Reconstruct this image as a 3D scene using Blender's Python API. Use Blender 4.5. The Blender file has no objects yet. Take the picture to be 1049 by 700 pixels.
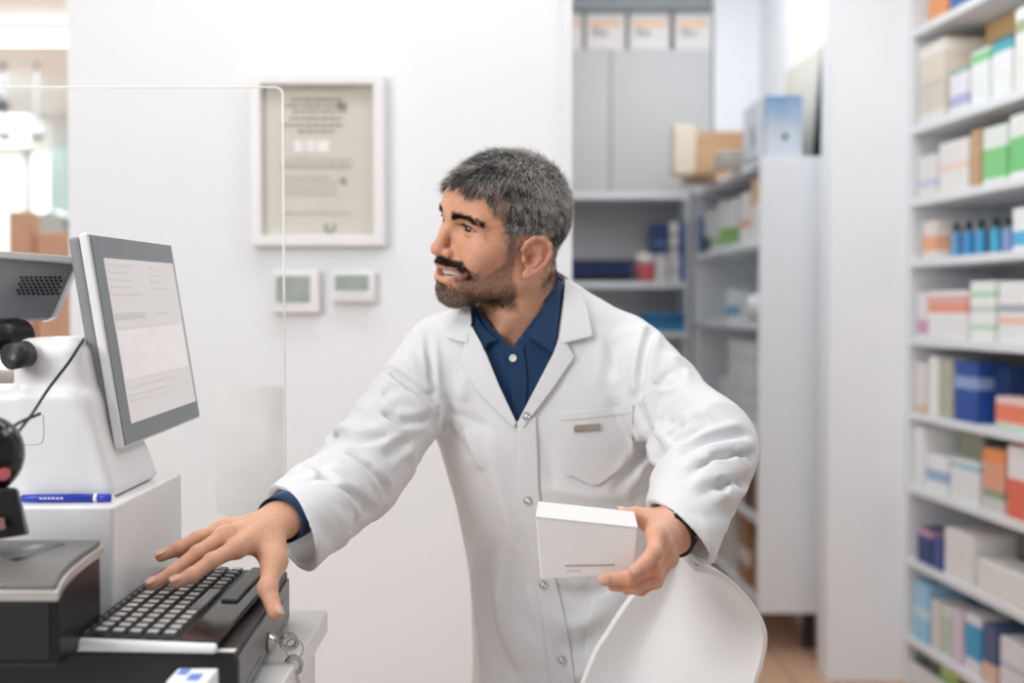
import bpy, bmesh, math, random
import numpy as np
from mathutils import Vector, Matrix
random.seed(7); RNG=np.random.default_rng(7)
SC=bpy.context.scene; COL=SC.collection
FPX=1166.0; TH=math.atan(35/1166.0); CZ=1.3
def P(px,py,Y):
    u=(px-524.5)/FPX; v=(350-py)/FPX
    d=np.array([u,math.cos(TH)+v*math.sin(TH),-math.sin(TH)+v*math.cos(TH)])
    d=d*(Y/d[1]); return np.array([d[0],Y,CZ+d[2]])
def ZY(py,Y): return P(524.5,py,Y)[2]
def XY(px,Y): return P(px,330,Y)[0]

# ---------------------------------------------------------------- materials
MATS={}
def mat(name,col,rough=.5,metal=0,spec=.5,noise=.03,nscale=30,bump=0,bscale=200,sss=0,emit=None,es=0,trans=0,coat=0,alpha=1,vcol=None,ior=1.45,sheen=0):
    if name in MATS: return MATS[name]
    m=bpy.data.materials.new(name); m.use_nodes=True; nt=m.node_tree; b=nt.nodes['Principled BSDF']
    N=nt.nodes.new; L=nt.links.new
    tc=N('ShaderNodeTexCoord')
    nz=N('ShaderNodeTexNoise'); nz.inputs['Scale'].default_value=nscale; nz.inputs['Detail'].default_value=3
    L(tc.outputs['Object'],nz.inputs['Vector'])
    mp=N('ShaderNodeMapRange'); mp.inputs['From Min'].default_value=.3; mp.inputs['From Max'].default_value=.7
    mp.inputs['To Min'].default_value=1-noise; mp.inputs['To Max'].default_value=1+noise
    L(nz.outputs['Fac'],mp.inputs['Value'])
    mx=N('ShaderNodeVectorMath'); mx.operation='SCALE'
    if vcol:
        a=N('ShaderNodeVertexColor'); a.layer_name=vcol; L(a.outputs['Color'],mx.inputs[0])
    else: mx.inputs[0].default_value=col[:3]
    L(mp.outputs['Result'],mx.inputs['Scale']); L(mx.outputs['Vector'],b.inputs['Base Color'])
    b.inputs['Roughness'].default_value=rough; b.inputs['Metallic'].default_value=metal
    b.inputs['Specular IOR Level'].default_value=spec; b.inputs['IOR'].default_value=ior
    if sss:
        b.inputs['Subsurface Weight'].default_value=sss; b.inputs['Subsurface Radius'].default_value=(1,.35,.2); b.inputs['Subsurface Scale'].default_value=.006
    if emit: b.inputs['Emission Color'].default_value=(*emit,1); b.inputs['Emission Strength'].default_value=es
    if trans: b.inputs['Transmission Weight'].default_value=trans
    if coat: b.inputs['Coat Weight'].default_value=coat; b.inputs['Coat Roughness'].default_value=.1
    if sheen: b.inputs['Sheen Weight'].default_value=sheen
    if alpha<1: b.inputs['Alpha'].default_value=alpha
    if bump:
        n2=N('ShaderNodeTexNoise'); n2.inputs['Scale'].default_value=bscale; n2.inputs['Detail'].default_value=2
        L(tc.outputs['Object'],n2.inputs['Vector'])
        bp=N('ShaderNodeBump'); bp.inputs['Strength'].default_value=bump; bp.inputs['Distance'].default_value=.001
        L(n2.outputs['Fac'],bp.inputs['Height']); L(bp.outputs['Normal'],b.inputs['Normal'])
    MATS[name]=m; return m
def hexc(h):
    h=h.lstrip('#'); c=[int(h[i:i+2],16)/255 for i in (0,2,4)]
    return tuple(x/12.92 if x<=.04045 else ((x+.055)/1.055)**2.4 for x in c)
def cm(h,rough=.5): return mat('paint_'+h+('' if rough==.5 else '_%d'%(rough*100)),hexc(h),rough)
M_wall=mat('wall_paint',(.84,.86,.885),.6,noise=.01,nscale=3)
M_ceil=mat('ceiling_paint',(.74,.77,.77),.7,noise=.01)
M_shelf=mat('white_laminate',(.79,.815,.84),.45,noise=.01)
M_white=mat('white_gloss_plastic',(.82,.82,.82),.3,noise=.01)
M_chair=mat('white_shell_plastic',(.84,.84,.84),.25,noise=.01)
M_grey=mat('grey_plastic',(.21,.22,.235),.45)
M_dgrey=mat('dark_grey_plastic',(.03,.032,.036),.4)
M_black=mat('black_plastic',(.008,.008,.009),.35)
M_gloss=mat('black_gloss_plastic',(.006,.006,.007),.12)
M_silver=mat('silver_trim',(.6,.6,.6),.3,.6)
M_steel=mat('steel',(.55,.53,.5),.25,1)
M_card=mat('brown_cardboard',(.52,.34,.20),.75,noise=.06)
M_beigec=mat('beige_cardboard',(.66,.58,.48),.75,noise=.04)
M_rubber=mat('cable_rubber',(.01,.01,.011),.5)

# ---------------------------------------------------------------- object helpers
def root_of(o):
    while o.parent: o=o.parent
    return o
def link(name,me,parent=None,mats=None,smooth=False,bevel=0,label=None):
    o=bpy.data.objects.new(name,me); COL.objects.link(o)
    if mats is not None:
        for m in (mats if isinstance(mats,(list,tuple)) else [mats]): me.materials.append(m)
    if parent is not None:
        r=root_of(parent); me.transform(Matrix.Translation(-Vector(r.location))); o.parent=parent
    if smooth: me.polygons.foreach_set('use_smooth',[True]*len(me.polygons))
    if bevel:
        b=o.modifiers.new('bevel','BEVEL'); b.width=bevel; b.segments=3; b.limit_method='ANGLE'; b.angle_limit=math.radians(40)
        if smooth: pass
        me.polygons.foreach_set('use_smooth',[True]*len(me.polygons))
        w=o.modifiers.new('wn','WEIGHTED_NORMAL'); w.keep_sharp=False; w.weight=100
    if label: o['label']=label
    return o
def thing(name,label,cat,loc=(0,0,0),group=None):
    o=bpy.data.objects.new(name,None); COL.objects.link(o); o.location=Vector([float(c) for c in loc]); o.empty_display_size=.05
    o['label']=label; o['category']=cat
    if group: o['group']=group
    return o
def tag(o,label,cat,group=None,kind=None):
    if label: o['label']=label
    if cat: o['category']=cat
    if group: o['group']=group
    if kind: o['kind']=kind
    return o
def struct(name,me,m,bevel=0):
    o=link(name,me,None,m,bevel=bevel); o['kind']='structure'; return o
def mesh(vs,fs,name='m'):
    me=bpy.data.meshes.new(name); me.from_pydata([tuple(map(float,v)) for v in vs],[],[tuple(int(i) for i in f) for f in fs]); me.update(); return me
def box(lo,hi,M=None):
    x0,y0,z0=lo;x1,y1,z1=hi
    vs=[(x0,y0,z0),(x1,y0,z0),(x1,y1,z0),(x0,y1,z0),(x0,y0,z1),(x1,y0,z1),(x1,y1,z1),(x0,y1,z1)]
    me=mesh(vs,[(3,2,1,0),(4,5,6,7),(0,1,5,4),(1,2,6,5),(2,3,7,6),(3,0,4,7)])
    if M is not None: me.transform(M)
    return me
def hexa(b4,t4):   # 4 bottom, 4 top corners in ccw order seen from the top
    return mesh(list(b4)+list(t4),[(3,2,1,0),(4,5,6,7),(0,1,5,4),(1,2,6,5),(2,3,7,6),(3,0,4,7)])
def join(mes):
    bm=bmesh.new()
    for m in mes: bm.from_mesh(m)
    me=bpy.data.meshes.new('j'); bm.to_mesh(me); bm.free(); return me
def prism(poly,axis,a,b):
    n=len(poly); vs=[]
    for t in (a,b):
        for p in poly:
            v=[0,0,0]; k=[i for i in range(3) if i!=axis]; v[k[0]]=p[0]; v[k[1]]=p[1]; v[axis]=t; vs.append(v)
    fs=[tuple(range(n))[::-1],tuple(range(n,2*n))]+[(i,(i+1)%n,n+(i+1)%n,n+i) for i in range(n)]
    me=mesh(vs,fs); bm=bmesh.new(); bm.from_mesh(me); bmesh.ops.recalc_face_normals(bm,faces=bm.faces); bm.to_mesh(me); bm.free(); return me
def lathe(prof,c,n=32,axis=(0,0,1)):
    vs=[];fs=[]
    q=Vector((0,0,1)).rotation_difference(Vector([float(a) for a in axis])).to_matrix()
    for r,z in prof:
        for i in range(n):
            a=2*math.pi*i/n; v=q@Vector((r*math.cos(a),r*math.sin(a),z)); vs.append((v.x+c[0],v.y+c[1],v.z+c[2]))
    m=len(prof)
    for j in range(m-1):
        for i in range(n): fs.append((j*n+i,j*n+(i+1)%n,(j+1)*n+(i+1)%n,(j+1)*n+i))
    fs.append(tuple(range(n))[::-1]); fs.append(tuple(range((m-1)*n,m*n)))
    return mesh(vs,fs)
def crom(pts,n=8):
    pts=[np.array(p,float) for p in pts]
    if len(pts)<3: return [pts[0]+(pts[-1]-pts[0])*t for t in np.linspace(0,1,n+1)]
    q=[2*pts[0]-pts[1]]+pts+[2*pts[-1]-pts[-2]]; out=[]
    for i in range(1,len(q)-2):
        for t in np.linspace(0,1,n,endpoint=False):
            a,b,c,d=q[i-1:i+3]
            out.append(.5*((2*b)+(c-a)*t+(2*a-5*b+4*c-d)*t*t+(3*b-a-3*c+d)*t**3))
    out.append(pts[-1]); return out
def tube(pts,r,n=10,closed=False):
    pts=[Vector([float(c) for c in p]) for p in pts]; vs=[];fs=[]; m=len(pts)
    rr=r if hasattr(r,'__len__') else [r]*m
    up=Vector((.13,.2,1)).normalized()
    for i,p in enumerate(pts):
        if closed: t=(pts[(i+1)%m]-pts[i-1]).normalized()
        else: t=(pts[min(i+1,m-1)]-pts[max(i-1,0)]).normalized()
        a=t.cross(up)
        if a.length<.05: a=t.cross(Vector((1,0,0)))
        a.normalize(); b=t.cross(a).normalized()
        for k in range(n):
            w=2*math.pi*k/n; v=p+(a*math.cos(w)+b*math.sin(w))*rr[i]; vs.append(v)
    for i in range(m if closed else m-1):
        j=(i+1)%m
        for k in range(n): fs.append((i*n+k,j*n+k,j*n+(k+1)%n,i*n+(k+1)%n))
    if not closed: fs.append(tuple(range(n))); fs.append(tuple(range((m-1)*n,m*n))[::-1])
    return mesh(vs,fs)
def carton(name,label,lo,hi,base,bands=(),M=None,cat='box',group=None,side=None,rough=.5,vb=()):
    """closed carton; bands = (z0,z1,colour) fractions, vb = (t0,t1,colour) along its longest side"""
    zs=sorted({0.,1.}|{b[0] for b in bands}|{b[1] for b in bands}); 
    x0,y0,z0=lo;x1,y1,z1=hi; z0+=.0007
    vs=[];fs=[];mi=[]
    mats=[cm(base,rough)]; idx={base:0}
    def mid(h):
        if h not in idx: idx[h]=len(mats); mats.append(cm(h,rough))
        return idx[h]
    for z in zs:
        Z=z0+(z1-z0)*z; vs+=[(x0,y0,Z),(x1,y0,Z),(x1,y1,Z),(x0,y1,Z)]
    n=len(zs)
    for k in range(n-1):
        c=0
        for b in bands:
            if b[0]-1e-6<=zs[k] and zs[k+1]<=b[1]+1e-6: c=mid(b[2])
        for i in range(4):
            j=(i+1)%4; fs.append((4*k+i,4*k+j,4*k+4+j,4*k+4+i))
            mi.append(mid(side) if (side and i in (0,2)) else c)
    fs.append((3,2,1,0)); mi.append(0); t=4*(n-1); fs.append((t,t+1,t+2,t+3)); mi.append(0)
    me=mesh(vs,fs)
    for m in mats: me.materials.append(m)
    me.polygons.foreach_set('material_index',mi)
    if M is not None: me.transform(M)
    o=link(name,me); s=min(x1-x0,y1-y0,z1-z0)
    b=o.modifiers.new('bevel','BEVEL'); b.width=min(.0015,s*.1); b.segments=2
    return tag(o,label,cat,group)

# ---------------------------------------------------------------- camera / world / light
cam=bpy.data.cameras.new('camera'); co=bpy.data.objects.new('camera',cam); COL.objects.link(co)
co.location=(0,0,CZ); co.rotation_euler=(math.pi/2-TH,0,0)
cam.lens=FPX/1049*36; cam.sensor_width=36; cam.clip_start=.05
cam.dof.use_dof=True; cam.dof.focus_distance=1.43; cam.dof.aperture_fstop=2.4
SC.camera=co
w=bpy.data.worlds.new('world'); SC.world=w; w.use_nodes=True
bg=w.node_tree.nodes['Background']; bg.inputs[0].default_value=(.90,.955,1,1); bg.inputs[1].default_value=.47
def area(name,loc,rot,sx,sy,e,col=(.975,.985,1)):  # out-of-view area lights, no fixtures modelled
    l=bpy.data.lights.new(name,'AREA'); l.shape='RECTANGLE'; l.size=sx; l.size_y=sy; l.energy=e; l.color=col
    o=bpy.data.objects.new(name,l); COL.objects.link(o); o.location=loc; o.rotation_euler=rot; return o
area('unseen_area_light',(-.8,.5,2.85),(0,0,0),1.0,1.0,12)
area('unseen_area_light',(1.1,1.7,2.85),(0,0,0),1.0,1.0,11)
area('unseen_area_light',(-1.9,-.2,2.1),(math.radians(66),0,math.radians(-50)),1.0,.8,34,(1,.995,.99))  # added key light from camera left, not a ceiling fixture
area('unseen_area_light',(-.4,2.2,2.85),(0,0,0),1.6,.4,10)  # added to wash the wall and rim the shoulders
area('unseen_area_light',(.9,3.0,2.85),(0,0,0),.6,1.0,10)
area('unseen_area_light',(.75,4.5,2.82),(math.radians(28),math.radians(-8),0),.4,.9,12)  # added and tilted to brighten the alcove's back corner
area('unseen_area_light',(-3.5,6.5,2.85),(0,0,0),3,3,190)  # unseen light added to brighten the shop beyond
vs_=SC.view_settings; SC.display_settings.display_device='sRGB'
vs_.view_transform='Standard'; vs_.look='None'; vs_.exposure=0.13; vs_.gamma=1; vs_.use_curve_mapping=False
SC.cycles.use_denoising=True
SC.cycles.max_bounces=8; SC.cycles.diffuse_bounces=5; SC.cycles.transparent_max_bounces=12
SC.cycles.sample_clamp_indirect=8

# ---------------------------------------------------------------- room
M_floor=None
def floor_mat():
    m=bpy.data.materials.new('oak_floor'); m.use_nodes=True; nt=m.node_tree; b=nt.nodes['Principled BSDF']
    tc=nt.nodes.new('ShaderNodeTexCoord'); br=nt.nodes.new('ShaderNodeTexBrick'); mp=nt.nodes.new('ShaderNodeMapping')
    mp.inputs['Rotation'].default_value=(0,0,math.pi/2)
    nt.links.new(tc.outputs['Object'],mp.inputs['Vector']); nt.links.new(mp.outputs['Vector'],br.inputs['Vector'])
    br.inputs['Color1'].default_value=(.56,.34,.22,1); br.inputs['Color2'].default_value=(.64,.40,.27,1); br.inputs['Mortar'].default_value=(.2,.1,.06,1)
    br.inputs['Scale'].default_value=1; br.inputs['Mortar Size'].default_value=.003; br.inputs['Brick Width'].default_value=1.2; br.inputs['Row Height'].default_value=.14
    nt.links.new(br.outputs['Color'],b.inputs['Base Color']); b.inputs['Roughness'].default_value=.45; return m
struct('floor',box((-6,-3,-.1),(3,11,0)),floor_mat())
struct('ceiling',box((-6,-1.2,2.9),(3,11,3.0)),M_ceil)
WX=XY(573,2.8)
struct('wall_left',box((-1.087,2.8,0),(WX,2.92,2.9)),M_wall)
struct('trim_1',box((WX,2.775,0),(XY(586,2.775),2.94,2.9)),M_shelf,bevel=.004)
struct('wall_right',box((XY(848,3.95),3.93,0),(XY(927,3.95),4.05,2.9)),M_wall)
# alcove
AX=1.185
struct('wall_alcove_right',box((AX,4.05,0),(AX+.1,5.85,2.9)),M_wall)
struct('wall_alcove_back',box((-.4,5.8,0),(AX+.1,5.9,2.9)),M_wall)
struct('wall_alcove_corner',box((XY(730,5.5),5.5,0),(AX,5.8,2.9)),M_wall)
struct('wall_alcove_left',box((WX-.1,2.92,0),(WX,5.8,2.9)),M_wall)
struct('wall_shelving_back',box((1.70,2.2,0),(1.80,4.05,2.9)),M_wall)
# shop beyond the left wall end
struct('wall_shop_back',box((-6,9.5,0),(WX-.1,9.6,2.9)),mat('shop_wall',(.72,.77,.77),.7))
struct('wall_shop_left',box((-6.1,-3,0),(-6,9.6,2.9)),mat('shop_wall',(.5,.55,.55),.7))
M_glow=mat('daylight_glass',(.8,.9,.9),.3,emit=(.85,.97,1),es=1.6)
for i,(a,b) in enumerate([(-30,-4),(33,46),(50,69)]):
    x0,x1=XY(a,9.4),XY(b,9.4)
    e=box((x0,9.42,ZY(330 if i<2 else 236,9.4)),(x1,9.5,ZY(152,9.4)))
    struct('window_%d'%(i+1),e,M_glow if i<2 else mat('pale_window',(.45,.62,.60),.3,emit=(.6,.8,.78),es=.25))
struct('trim_2',box((XY(7,8.2),8.1,0),(XY(30,8.2),8.3,ZY(128,8.2))),mat('column_white',(.7,.76,.75),.6))
struct('trim_3',box((-6,8.0,ZY(150,8)),(XY(31,8),8.4,ZY(118,8))),mat('column_white',(.7,.76,.75),.6))
t=thing('ceiling_light','long straight glowing linear lamp under the shop ceiling at upper left','lamp',(-2.9,6.4,2.8))
link('lamp_housing',box((-6,6.4,ZY(36.5,6.4)),(XY(74,6.4)+.4,6.44,ZY(36,6.4)+.02)),t,M_silver)
link('lamp_tube',box((-6,6.40,ZY(46,6.4)),(XY(74,6.4)+.4,6.42,ZY(36.5,6.4))),t,mat('lamp_glow',(1,1,1),.4,emit=(1,1,1),es=2))
for i,(px,py) in enumerate([(1,106),(4,137),(37,137)]):
    t=thing('ceiling_spotlight',['small black spotlight high at the left picture edge','dim grey spotlight just below the black one at the left edge','grey spotlight beside the white shop column'][i],'lamp',P(px,py,7.5))
    c=P(px,py,7.5); link('spot_head',lathe([(.02,-.06),(.045,-.05),(.05,.03),(.02,.05)],c,16,(.5,-.6,-.6)),t,M_black if i==0 else M_grey,True)
    link('spot_arm',tube([c,(c[0],c[1]+.02,2.9)],.01,6),t,M_grey)
# shop counter with boxes
t=thing('display_counter','pale shop display counter far behind the monitors at left','counter',(-2.6,5.6,0))
link('counter_body',box((-3.6,5.3,0),(-1.75,5.9,.98)),t,mat('shop_counter',(.55,.6,.6),.5)); link('counter_top',box((-3.62,5.28,.98),(-1.73,5.92,1.02)),t,M_shelf)
for i,(a,b,y0,c,lab) in enumerate([(14,38,217,mat('peach_card',(.72,.47,.33),.75),'tall brown carton on the far shop counter left of the grey bag'),(44,74,238,mat('peach_card',(.72,.47,.33),.75),'low brown carton on the far shop counter beside the monitor top')]):
    x0,x1=XY(a,5.4),XY(b,5.4); tag(link('carton',box((x0,5.35,1.02),(x1,5.45,ZY(y0,5.4))),None,c,bevel=.006),lab,'box','cartons on the shop counter')
tag(link('paper_bag',prism([(XY(36,5.75),1.02),(XY(70,5.75),1.02),(XY(69,5.75),ZY(222,5.75)),(XY(56,5.75),ZY(215,5.75)),(XY(40,5.75),ZY(221,5.75))],1,5.71,5.88),None,cm('a9b3b5'),bevel=.01),'grey bag standing behind the low brown carton on the shop counter','bag')

# ---------------------------------------------------------------- left wall: certificate, thermostats
Yw=2.8
t=thing('picture_frame','white framed beige certificate hanging on the white wall','picture',P(327,165,Yw))
def pxbox(x0,y0,x1,y1,Ya,Yb,Yref=None):
    Yr=Yref or Ya; return box((XY(x0,Yr),Ya,ZY(y1,Yr)),(XY(x1,Yr),Yb,ZY(y0,Yr)))
def ringbox(x0,y0,x1,y1,w,Ya,Yb):
    X0,X1=XY(x0,Ya),XY(x1,Ya);Z0,Z1=ZY(y1,Ya),ZY(y0,Ya); vs=[];
    for Y in (Ya,Yb):
        vs+=[(X0,Y,Z0),(X1,Y,Z0),(X1,Y,Z1),(X0,Y,Z1),(X0+w,Y,Z0+w),(X1-w,Y,Z0+w),(X1-w,Y,Z1-w),(X0+w,Y,Z1-w)]
    fs=[]
    for i in range(4):
        j=(i+1)%4
        fs+=[(i,j,4+j,4+i),(8+j,8+i,12+i,12+j),(j,i,8+i,8+j),(4+i,4+j,12+j,12+i)]
    me=mesh(vs,fs); bm=bmesh.new(); bm.from_mesh(me); bmesh.ops.recalc_face_normals(bm,faces=bm.faces); bm.to_mesh(me); bm.free(); return me
link('frame',ringbox(257,75,394,252,.026,2.76,2.8),t,M_white,bevel=.003)
pap=link('certificate_sheet',pxbox(262,80,389,247,2.785,2.797),t,mat('certificate_paper',hexc('#cfc9c0'),.6,noise=.02))
ink=mat('faded_ink',hexc('#a59c91'),.7); ink2=mat('dark_ink',hexc('#958d83'),.7); 
def textline(x0,x1,y,h,m,nm='text_line'):
    mes=[];x=x0
    while x<x1:
        wd=random.uniform(3,9); mes.append(pxbox(x,y,min(x+wd,x1),y+h,2.7835,2.7845)); x+=wd+1.6
    link(nm,join(mes),pap,m)
for (x0,x1,y,h) in [(300,352,101,2.6),(293,354,107,2.6),(301,345,113,2.4),(298,350,120,2.6),(290,352,127,2.6),(306,343,133.5,2.4)]: textline(x0,x1,y,h,ink2)
for (x0,x1,y,h) in [(290,365,91,1.0),(294,362,163,1),(288,361,168,1.2),(288,360,171.5,1),(290,340,181,1),(290,352,186,1),(290,345,192,1),(290,347,198,1),(292,360,218,1)]: textline(x0,x1,y,h,ink)
link('date_stamp',join([pxbox(303,144,310,156,2.7835,2.7845),pxbox(312,144,314,156,2.7835,2.7845),pxbox(316,144,323,156,2.7835,2.7845),pxbox(325,144,338,156,2.7835,2.7845)]),pap,M_white)
link('emblem',tube([P(338+4.6*math.cos(a),233+4.2*math.sin(a),2.7838) for a in np.linspace(-.8,3.94,14)],.0028,6),pap,ink2)
link('seal_mark',pxbox(347,105,356,115,2.7835,2.7845),pap,ink); link('seal_mark',pxbox(350,181,355,189,2.7835,2.7845),pap,ink)
t=thing('wall_mounted_thermostat','larger square white thermostat under the certificate, seen past the acrylic edge','thermostat',P(302,299,Yw))
link('thermostat_body',pxbox(278,277,327,321,2.77,2.8),t,M_white,bevel=.006)
link('thermostat_screen',pxbox(283,283,317,309,2.766,2.772),t,mat('lcd_green',hexc('#9aa39e'),.25,nscale=14,noise=.2))
t=thing('wall_mounted_thermostat','smaller wide white thermostat with five buttons under the certificate','thermostat',P(361,294,Yw))
link('thermostat_body',pxbox(339,278,384,310,2.772,2.8),t,M_white,bevel=.005)
link('thermostat_screen',pxbox(343.5,282,377,297,2.768,2.774),t,mat('lcd_green',hexc('#9aa39e'),.25))
for i in range(5): link('button',pxbox(343+8*i,301.5,348+8*i,304.5,2.769,2.773),t,M_shelf)

# ---------------------------------------------------------------- alcove storage
YB=5.5
def at(px,py,Y): return P(px,py,Y)
RX0=XY(712,5.4); RXn=XY(780,4.2)
# wall cupboard
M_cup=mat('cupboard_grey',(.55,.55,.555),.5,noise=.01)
zc0,zc1=ZY(197,YB),ZY(50,YB)
t=thing('wall_cupboard','tall white wall cupboard with two plain doors at back of the store room','cupboard',(.6,5.6,zc0))
xa,xm,xb=XY(530,YB),XY(625,YB),XY(728,YB)
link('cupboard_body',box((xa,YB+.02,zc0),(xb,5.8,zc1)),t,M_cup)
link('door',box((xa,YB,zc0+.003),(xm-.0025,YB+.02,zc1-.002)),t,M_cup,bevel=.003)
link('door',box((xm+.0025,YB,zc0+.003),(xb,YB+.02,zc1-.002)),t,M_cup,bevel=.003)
for i,(a,b) in enumerate([(556,596.5),(600,640),(644,685),(690,728)]):
    lab=['white storage box partly hidden behind door trim, first on the cupboard','white storage box with orange stripe left of centre on the cupboard','white storage box with orange stripe in the middle right on the cupboard','white storage box with orange stripe at cupboard right end'][i]
    x0,x1=XY(a,YB),XY(b,YB); zt=ZY(13,YB)
    t=thing('storage_box',lab,'box',((x0+x1)/2,5.6,zc1),'storage boxes on the wall cupboard')
    bo=link('box_body',box((x0,YB+.01,zc1),(x1,5.78,zt-.03)),t,cm('e2dedb'),bevel=.003)
    link('box_lid',box((x0-.002,YB+.005,zt-.03),(x1+.002,5.785,zt)),t,cm('d4d0cc'),bevel=.003)
    link('orange_label',box((x0+.02,YB+.008,zt-.065),(x1-.02,YB+.011,zt-.042)),bo,cm('efbf93'))
    link('grey_print',join([box((x0+.03,YB+.008,zt-.065-.014*(k+1)),(x0+.03+[.03,.07,.08][k],YB+.011,zt-.065-.014*k-.006)) for k in range(3)]),bo,cm('8d8987'))
struct('shade_trim_4',box((xa,YB+.05,ZY(10,YB)+.01),(xb+.03,5.8,2.9)),mat('bulkhead_shade',(.33,.36,.37),.7))  # dark block standing in for the shadow above the storage boxes
# back shelf unit (under the cupboard)
xs0,xs1=XY(530,YB),XY(707,YB)
t=thing('shelf_unit','white open shelf unit beneath the wall cupboard at back of the store room','shelf',(.6,5.6,.1))
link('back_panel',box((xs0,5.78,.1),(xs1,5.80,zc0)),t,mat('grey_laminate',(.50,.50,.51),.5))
for py,th in ((200,.034),(292,.03),(343,.028),(440,.028),(520,.028),(600,.03)):
    z=ZY(py,YB); link('shelf_board',box((xs0,YB,z-th/2),(xs1,5.78,z+th/2)),t,M_shelf,bevel=.003)
link('side_panel',box((xs1-.02,YB+.005,.1),(xs1+.0,5.78,ZY(200,YB))),t,M_shelf)
link('plinth',box((xs0,5.53,0),(xs1,5.78,.1)),t,M_shelf)
zsh=lambda py,th=.03: ZY(py,YB)+th/2
# right unit
zt=ZY(160,4.2)
t=thing('shelf_unit','deep white shelf unit with a tall plain end panel facing the room','shelf',(1.0,4.8,0))
def board(z,th=.03): link('shelf_board',hexa([(RXn,4.222,z-th),(AX-.002,4.222,z-th),(AX-.002,5.45,z-th),(RX0,5.45,z-th)],[(RXn,4.222,z),(AX-.002,4.222,z),(AX-.002,5.45,z),(RX0,5.45,z)]),t,M_shelf,bevel=.003)
RZ=[zt-.002,ZY(244,4.2),ZY(330,4.2),ZY(441,4.2),ZY(533,4.2),ZY(618,4.2)]
for z in RZ: board(z)
link('end_panel',box((XY(778,4.2),4.2,ZY(629,4.2)),(AX-.002,4.222,zt)),t,M_shelf,bevel=.002)
link('back_panel',box((AX-.012,4.222,.2),(AX-.002,5.45,zt)),t,M_shelf)
link('far_panel',box((RX0,5.45,.2),(AX-.002,5.47,zt)),t,M_shelf)
for x,y in ((AX-.05,4.32),(AX-.05,5.35),(RXn+.09,5.35)): link('leg',box((x-.02,y-.02,0),(x+.02,y+.02,ZY(629,4.2)-.0)),t,M_dgrey)
# items on top of the right unit
def bx(name,label,x0,y0,x1,y1,Y,d,m,cat='box',group=None,bev=.004,Yr=None):
    return tag(link(name,pxbox(x0,y0,x1,y1,Y,Y+d,Yr or Y),None,m,bevel=bev),label,cat,group)
def zbox(x0,x1,Y,d,z0,h,): return box((XY(x0,Y),Y,z0+.0007),(XY(x1,Y),Y+d,z0+h))
ztop=RZ[0]
t=thing('open_carton','open brown cardboard tray box on top of the deep shelf unit','box',(.86,5.0,ztop))
X0,X1=XY(704,4.95),XY(771,4.95); h=ZY(127,4.95)-ztop
Xl=X0-.015
link('carton_wall',box((X0,5.16,ztop),(X1,5.165,ztop+h)),t,M_card); link('carton_wall',box((X0,4.95,ztop),(X0+.005,5.16,ztop+h*.95)),t,M_beigec)
link('carton_wall',box((X1-.005,4.95,ztop),(X1,5.16,ztop+h)),t,M_card); link('carton_front',box((X0,4.945,ztop),(X1,4.95,ztop+h*.55)),t,M_card)
link('carton_base',box((X0,4.95,ztop),(X1,5.165,ztop+.005)),t,M_card)
tag(link('carton',zbox(690,712,4.9-.15,.12,ztop,ZY(128,4.75)-ztop),None,M_beigec,bevel=.004),'pale worn end of a narrow carton at the left of the open brown box','box')
tag(link('carton',zbox(712,735,4.74,.14,ztop,ZY(152,4.74)-ztop),None,M_card,bevel=.004),'small brown carton in front of the open cardboard box','box')
for i in range(6):
    z=ztop+.012*i; tag(link('paper_stack',zbox(737+i%2*2,769-i%3,4.5+.01*(i%2),.16,z,.0105),None,cm(['cfc6bb','8d857c','e4e0da','9b938a','d8d1c8','b3aaa0'][i])),['lowest booklet','second booklet from the bottom','third booklet from the bottom','third booklet from the top','second booklet from the top','topmost booklet'][i]+' of the small stack beside the open brown box','booklet','booklets stacked beside the open box')
# magazine file
t=thing('file_box','blue and white cardboard file box with finger hole on the shelf unit','file box',(.95,4.3,zt))
x0,x1=XY(782,4.25),XY(820,4.25); zf=ZY(98,4.25)
me=box((x0,4.24,zt),(x1,4.5,zf)); 
m=bpy.data.materials.new('file_print'); m.use_nodes=True; nt=m.node_tree; b=nt.nodes['Principled BSDF']
tc=nt.nodes.new('ShaderNodeTexCoord'); sp=nt.nodes.new('ShaderNodeSeparateXYZ'); nz=nt.nodes.new('ShaderNodeTexNoise'); nz.inputs['Scale'].default_value=14
ad=nt.nodes.new('ShaderNodeMath'); ad.operation='MULTIPLY_ADD'; ad.inputs[1].default_value=.09
rp=nt.nodes.new('ShaderNodeValToRGB'); nt.links.new(tc.outputs['Object'],sp.inputs[0]); nt.links.new(tc.outputs['Object'],nz.inputs['Vector'])
nt.links.new(nz.outputs['Fac'],ad.inputs[0]); nt.links.new(sp.outputs['Z'],ad.inputs[2]); 
mr=nt.nodes.new('ShaderNodeMapRange'); mr.inputs['From Min'].default_value=.05; mr.inputs['From Max'].default_value=.27; nt.links.new(ad.outputs[0],mr.inputs['Value']); nt.links.new(mr.outputs[0],rp.inputs[0])
rp.color_ramp.elements[0].color=(*hexc('#c9d3dc'),1); rp.color_ramp.elements[1].color=(*hexc('#6d94bd'),1); rp.color_ramp.elements[0].position=.3
nt.links.new(rp.outputs[0],b.inputs['Base Color'])
fb=link('file_body',me,t,m,bevel=.004)
link('file_side',box((x0-.03,4.245,zt),(x0-.001,4.5,zf-.012)),t,cm('c8cdd3'),bevel=.004)
link('finger_hole',lathe([(.0105,0),(.0105,.002)],(XY(803,4.24),4.239,ZY(140,4.24)),20,(0,-1,0)),fb,M_black)
link('handle_slot',box((x0-.0315,4.30,zt+.05),(x0-.0295,4.33,zt+.12)),t,M_dgrey)
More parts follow.
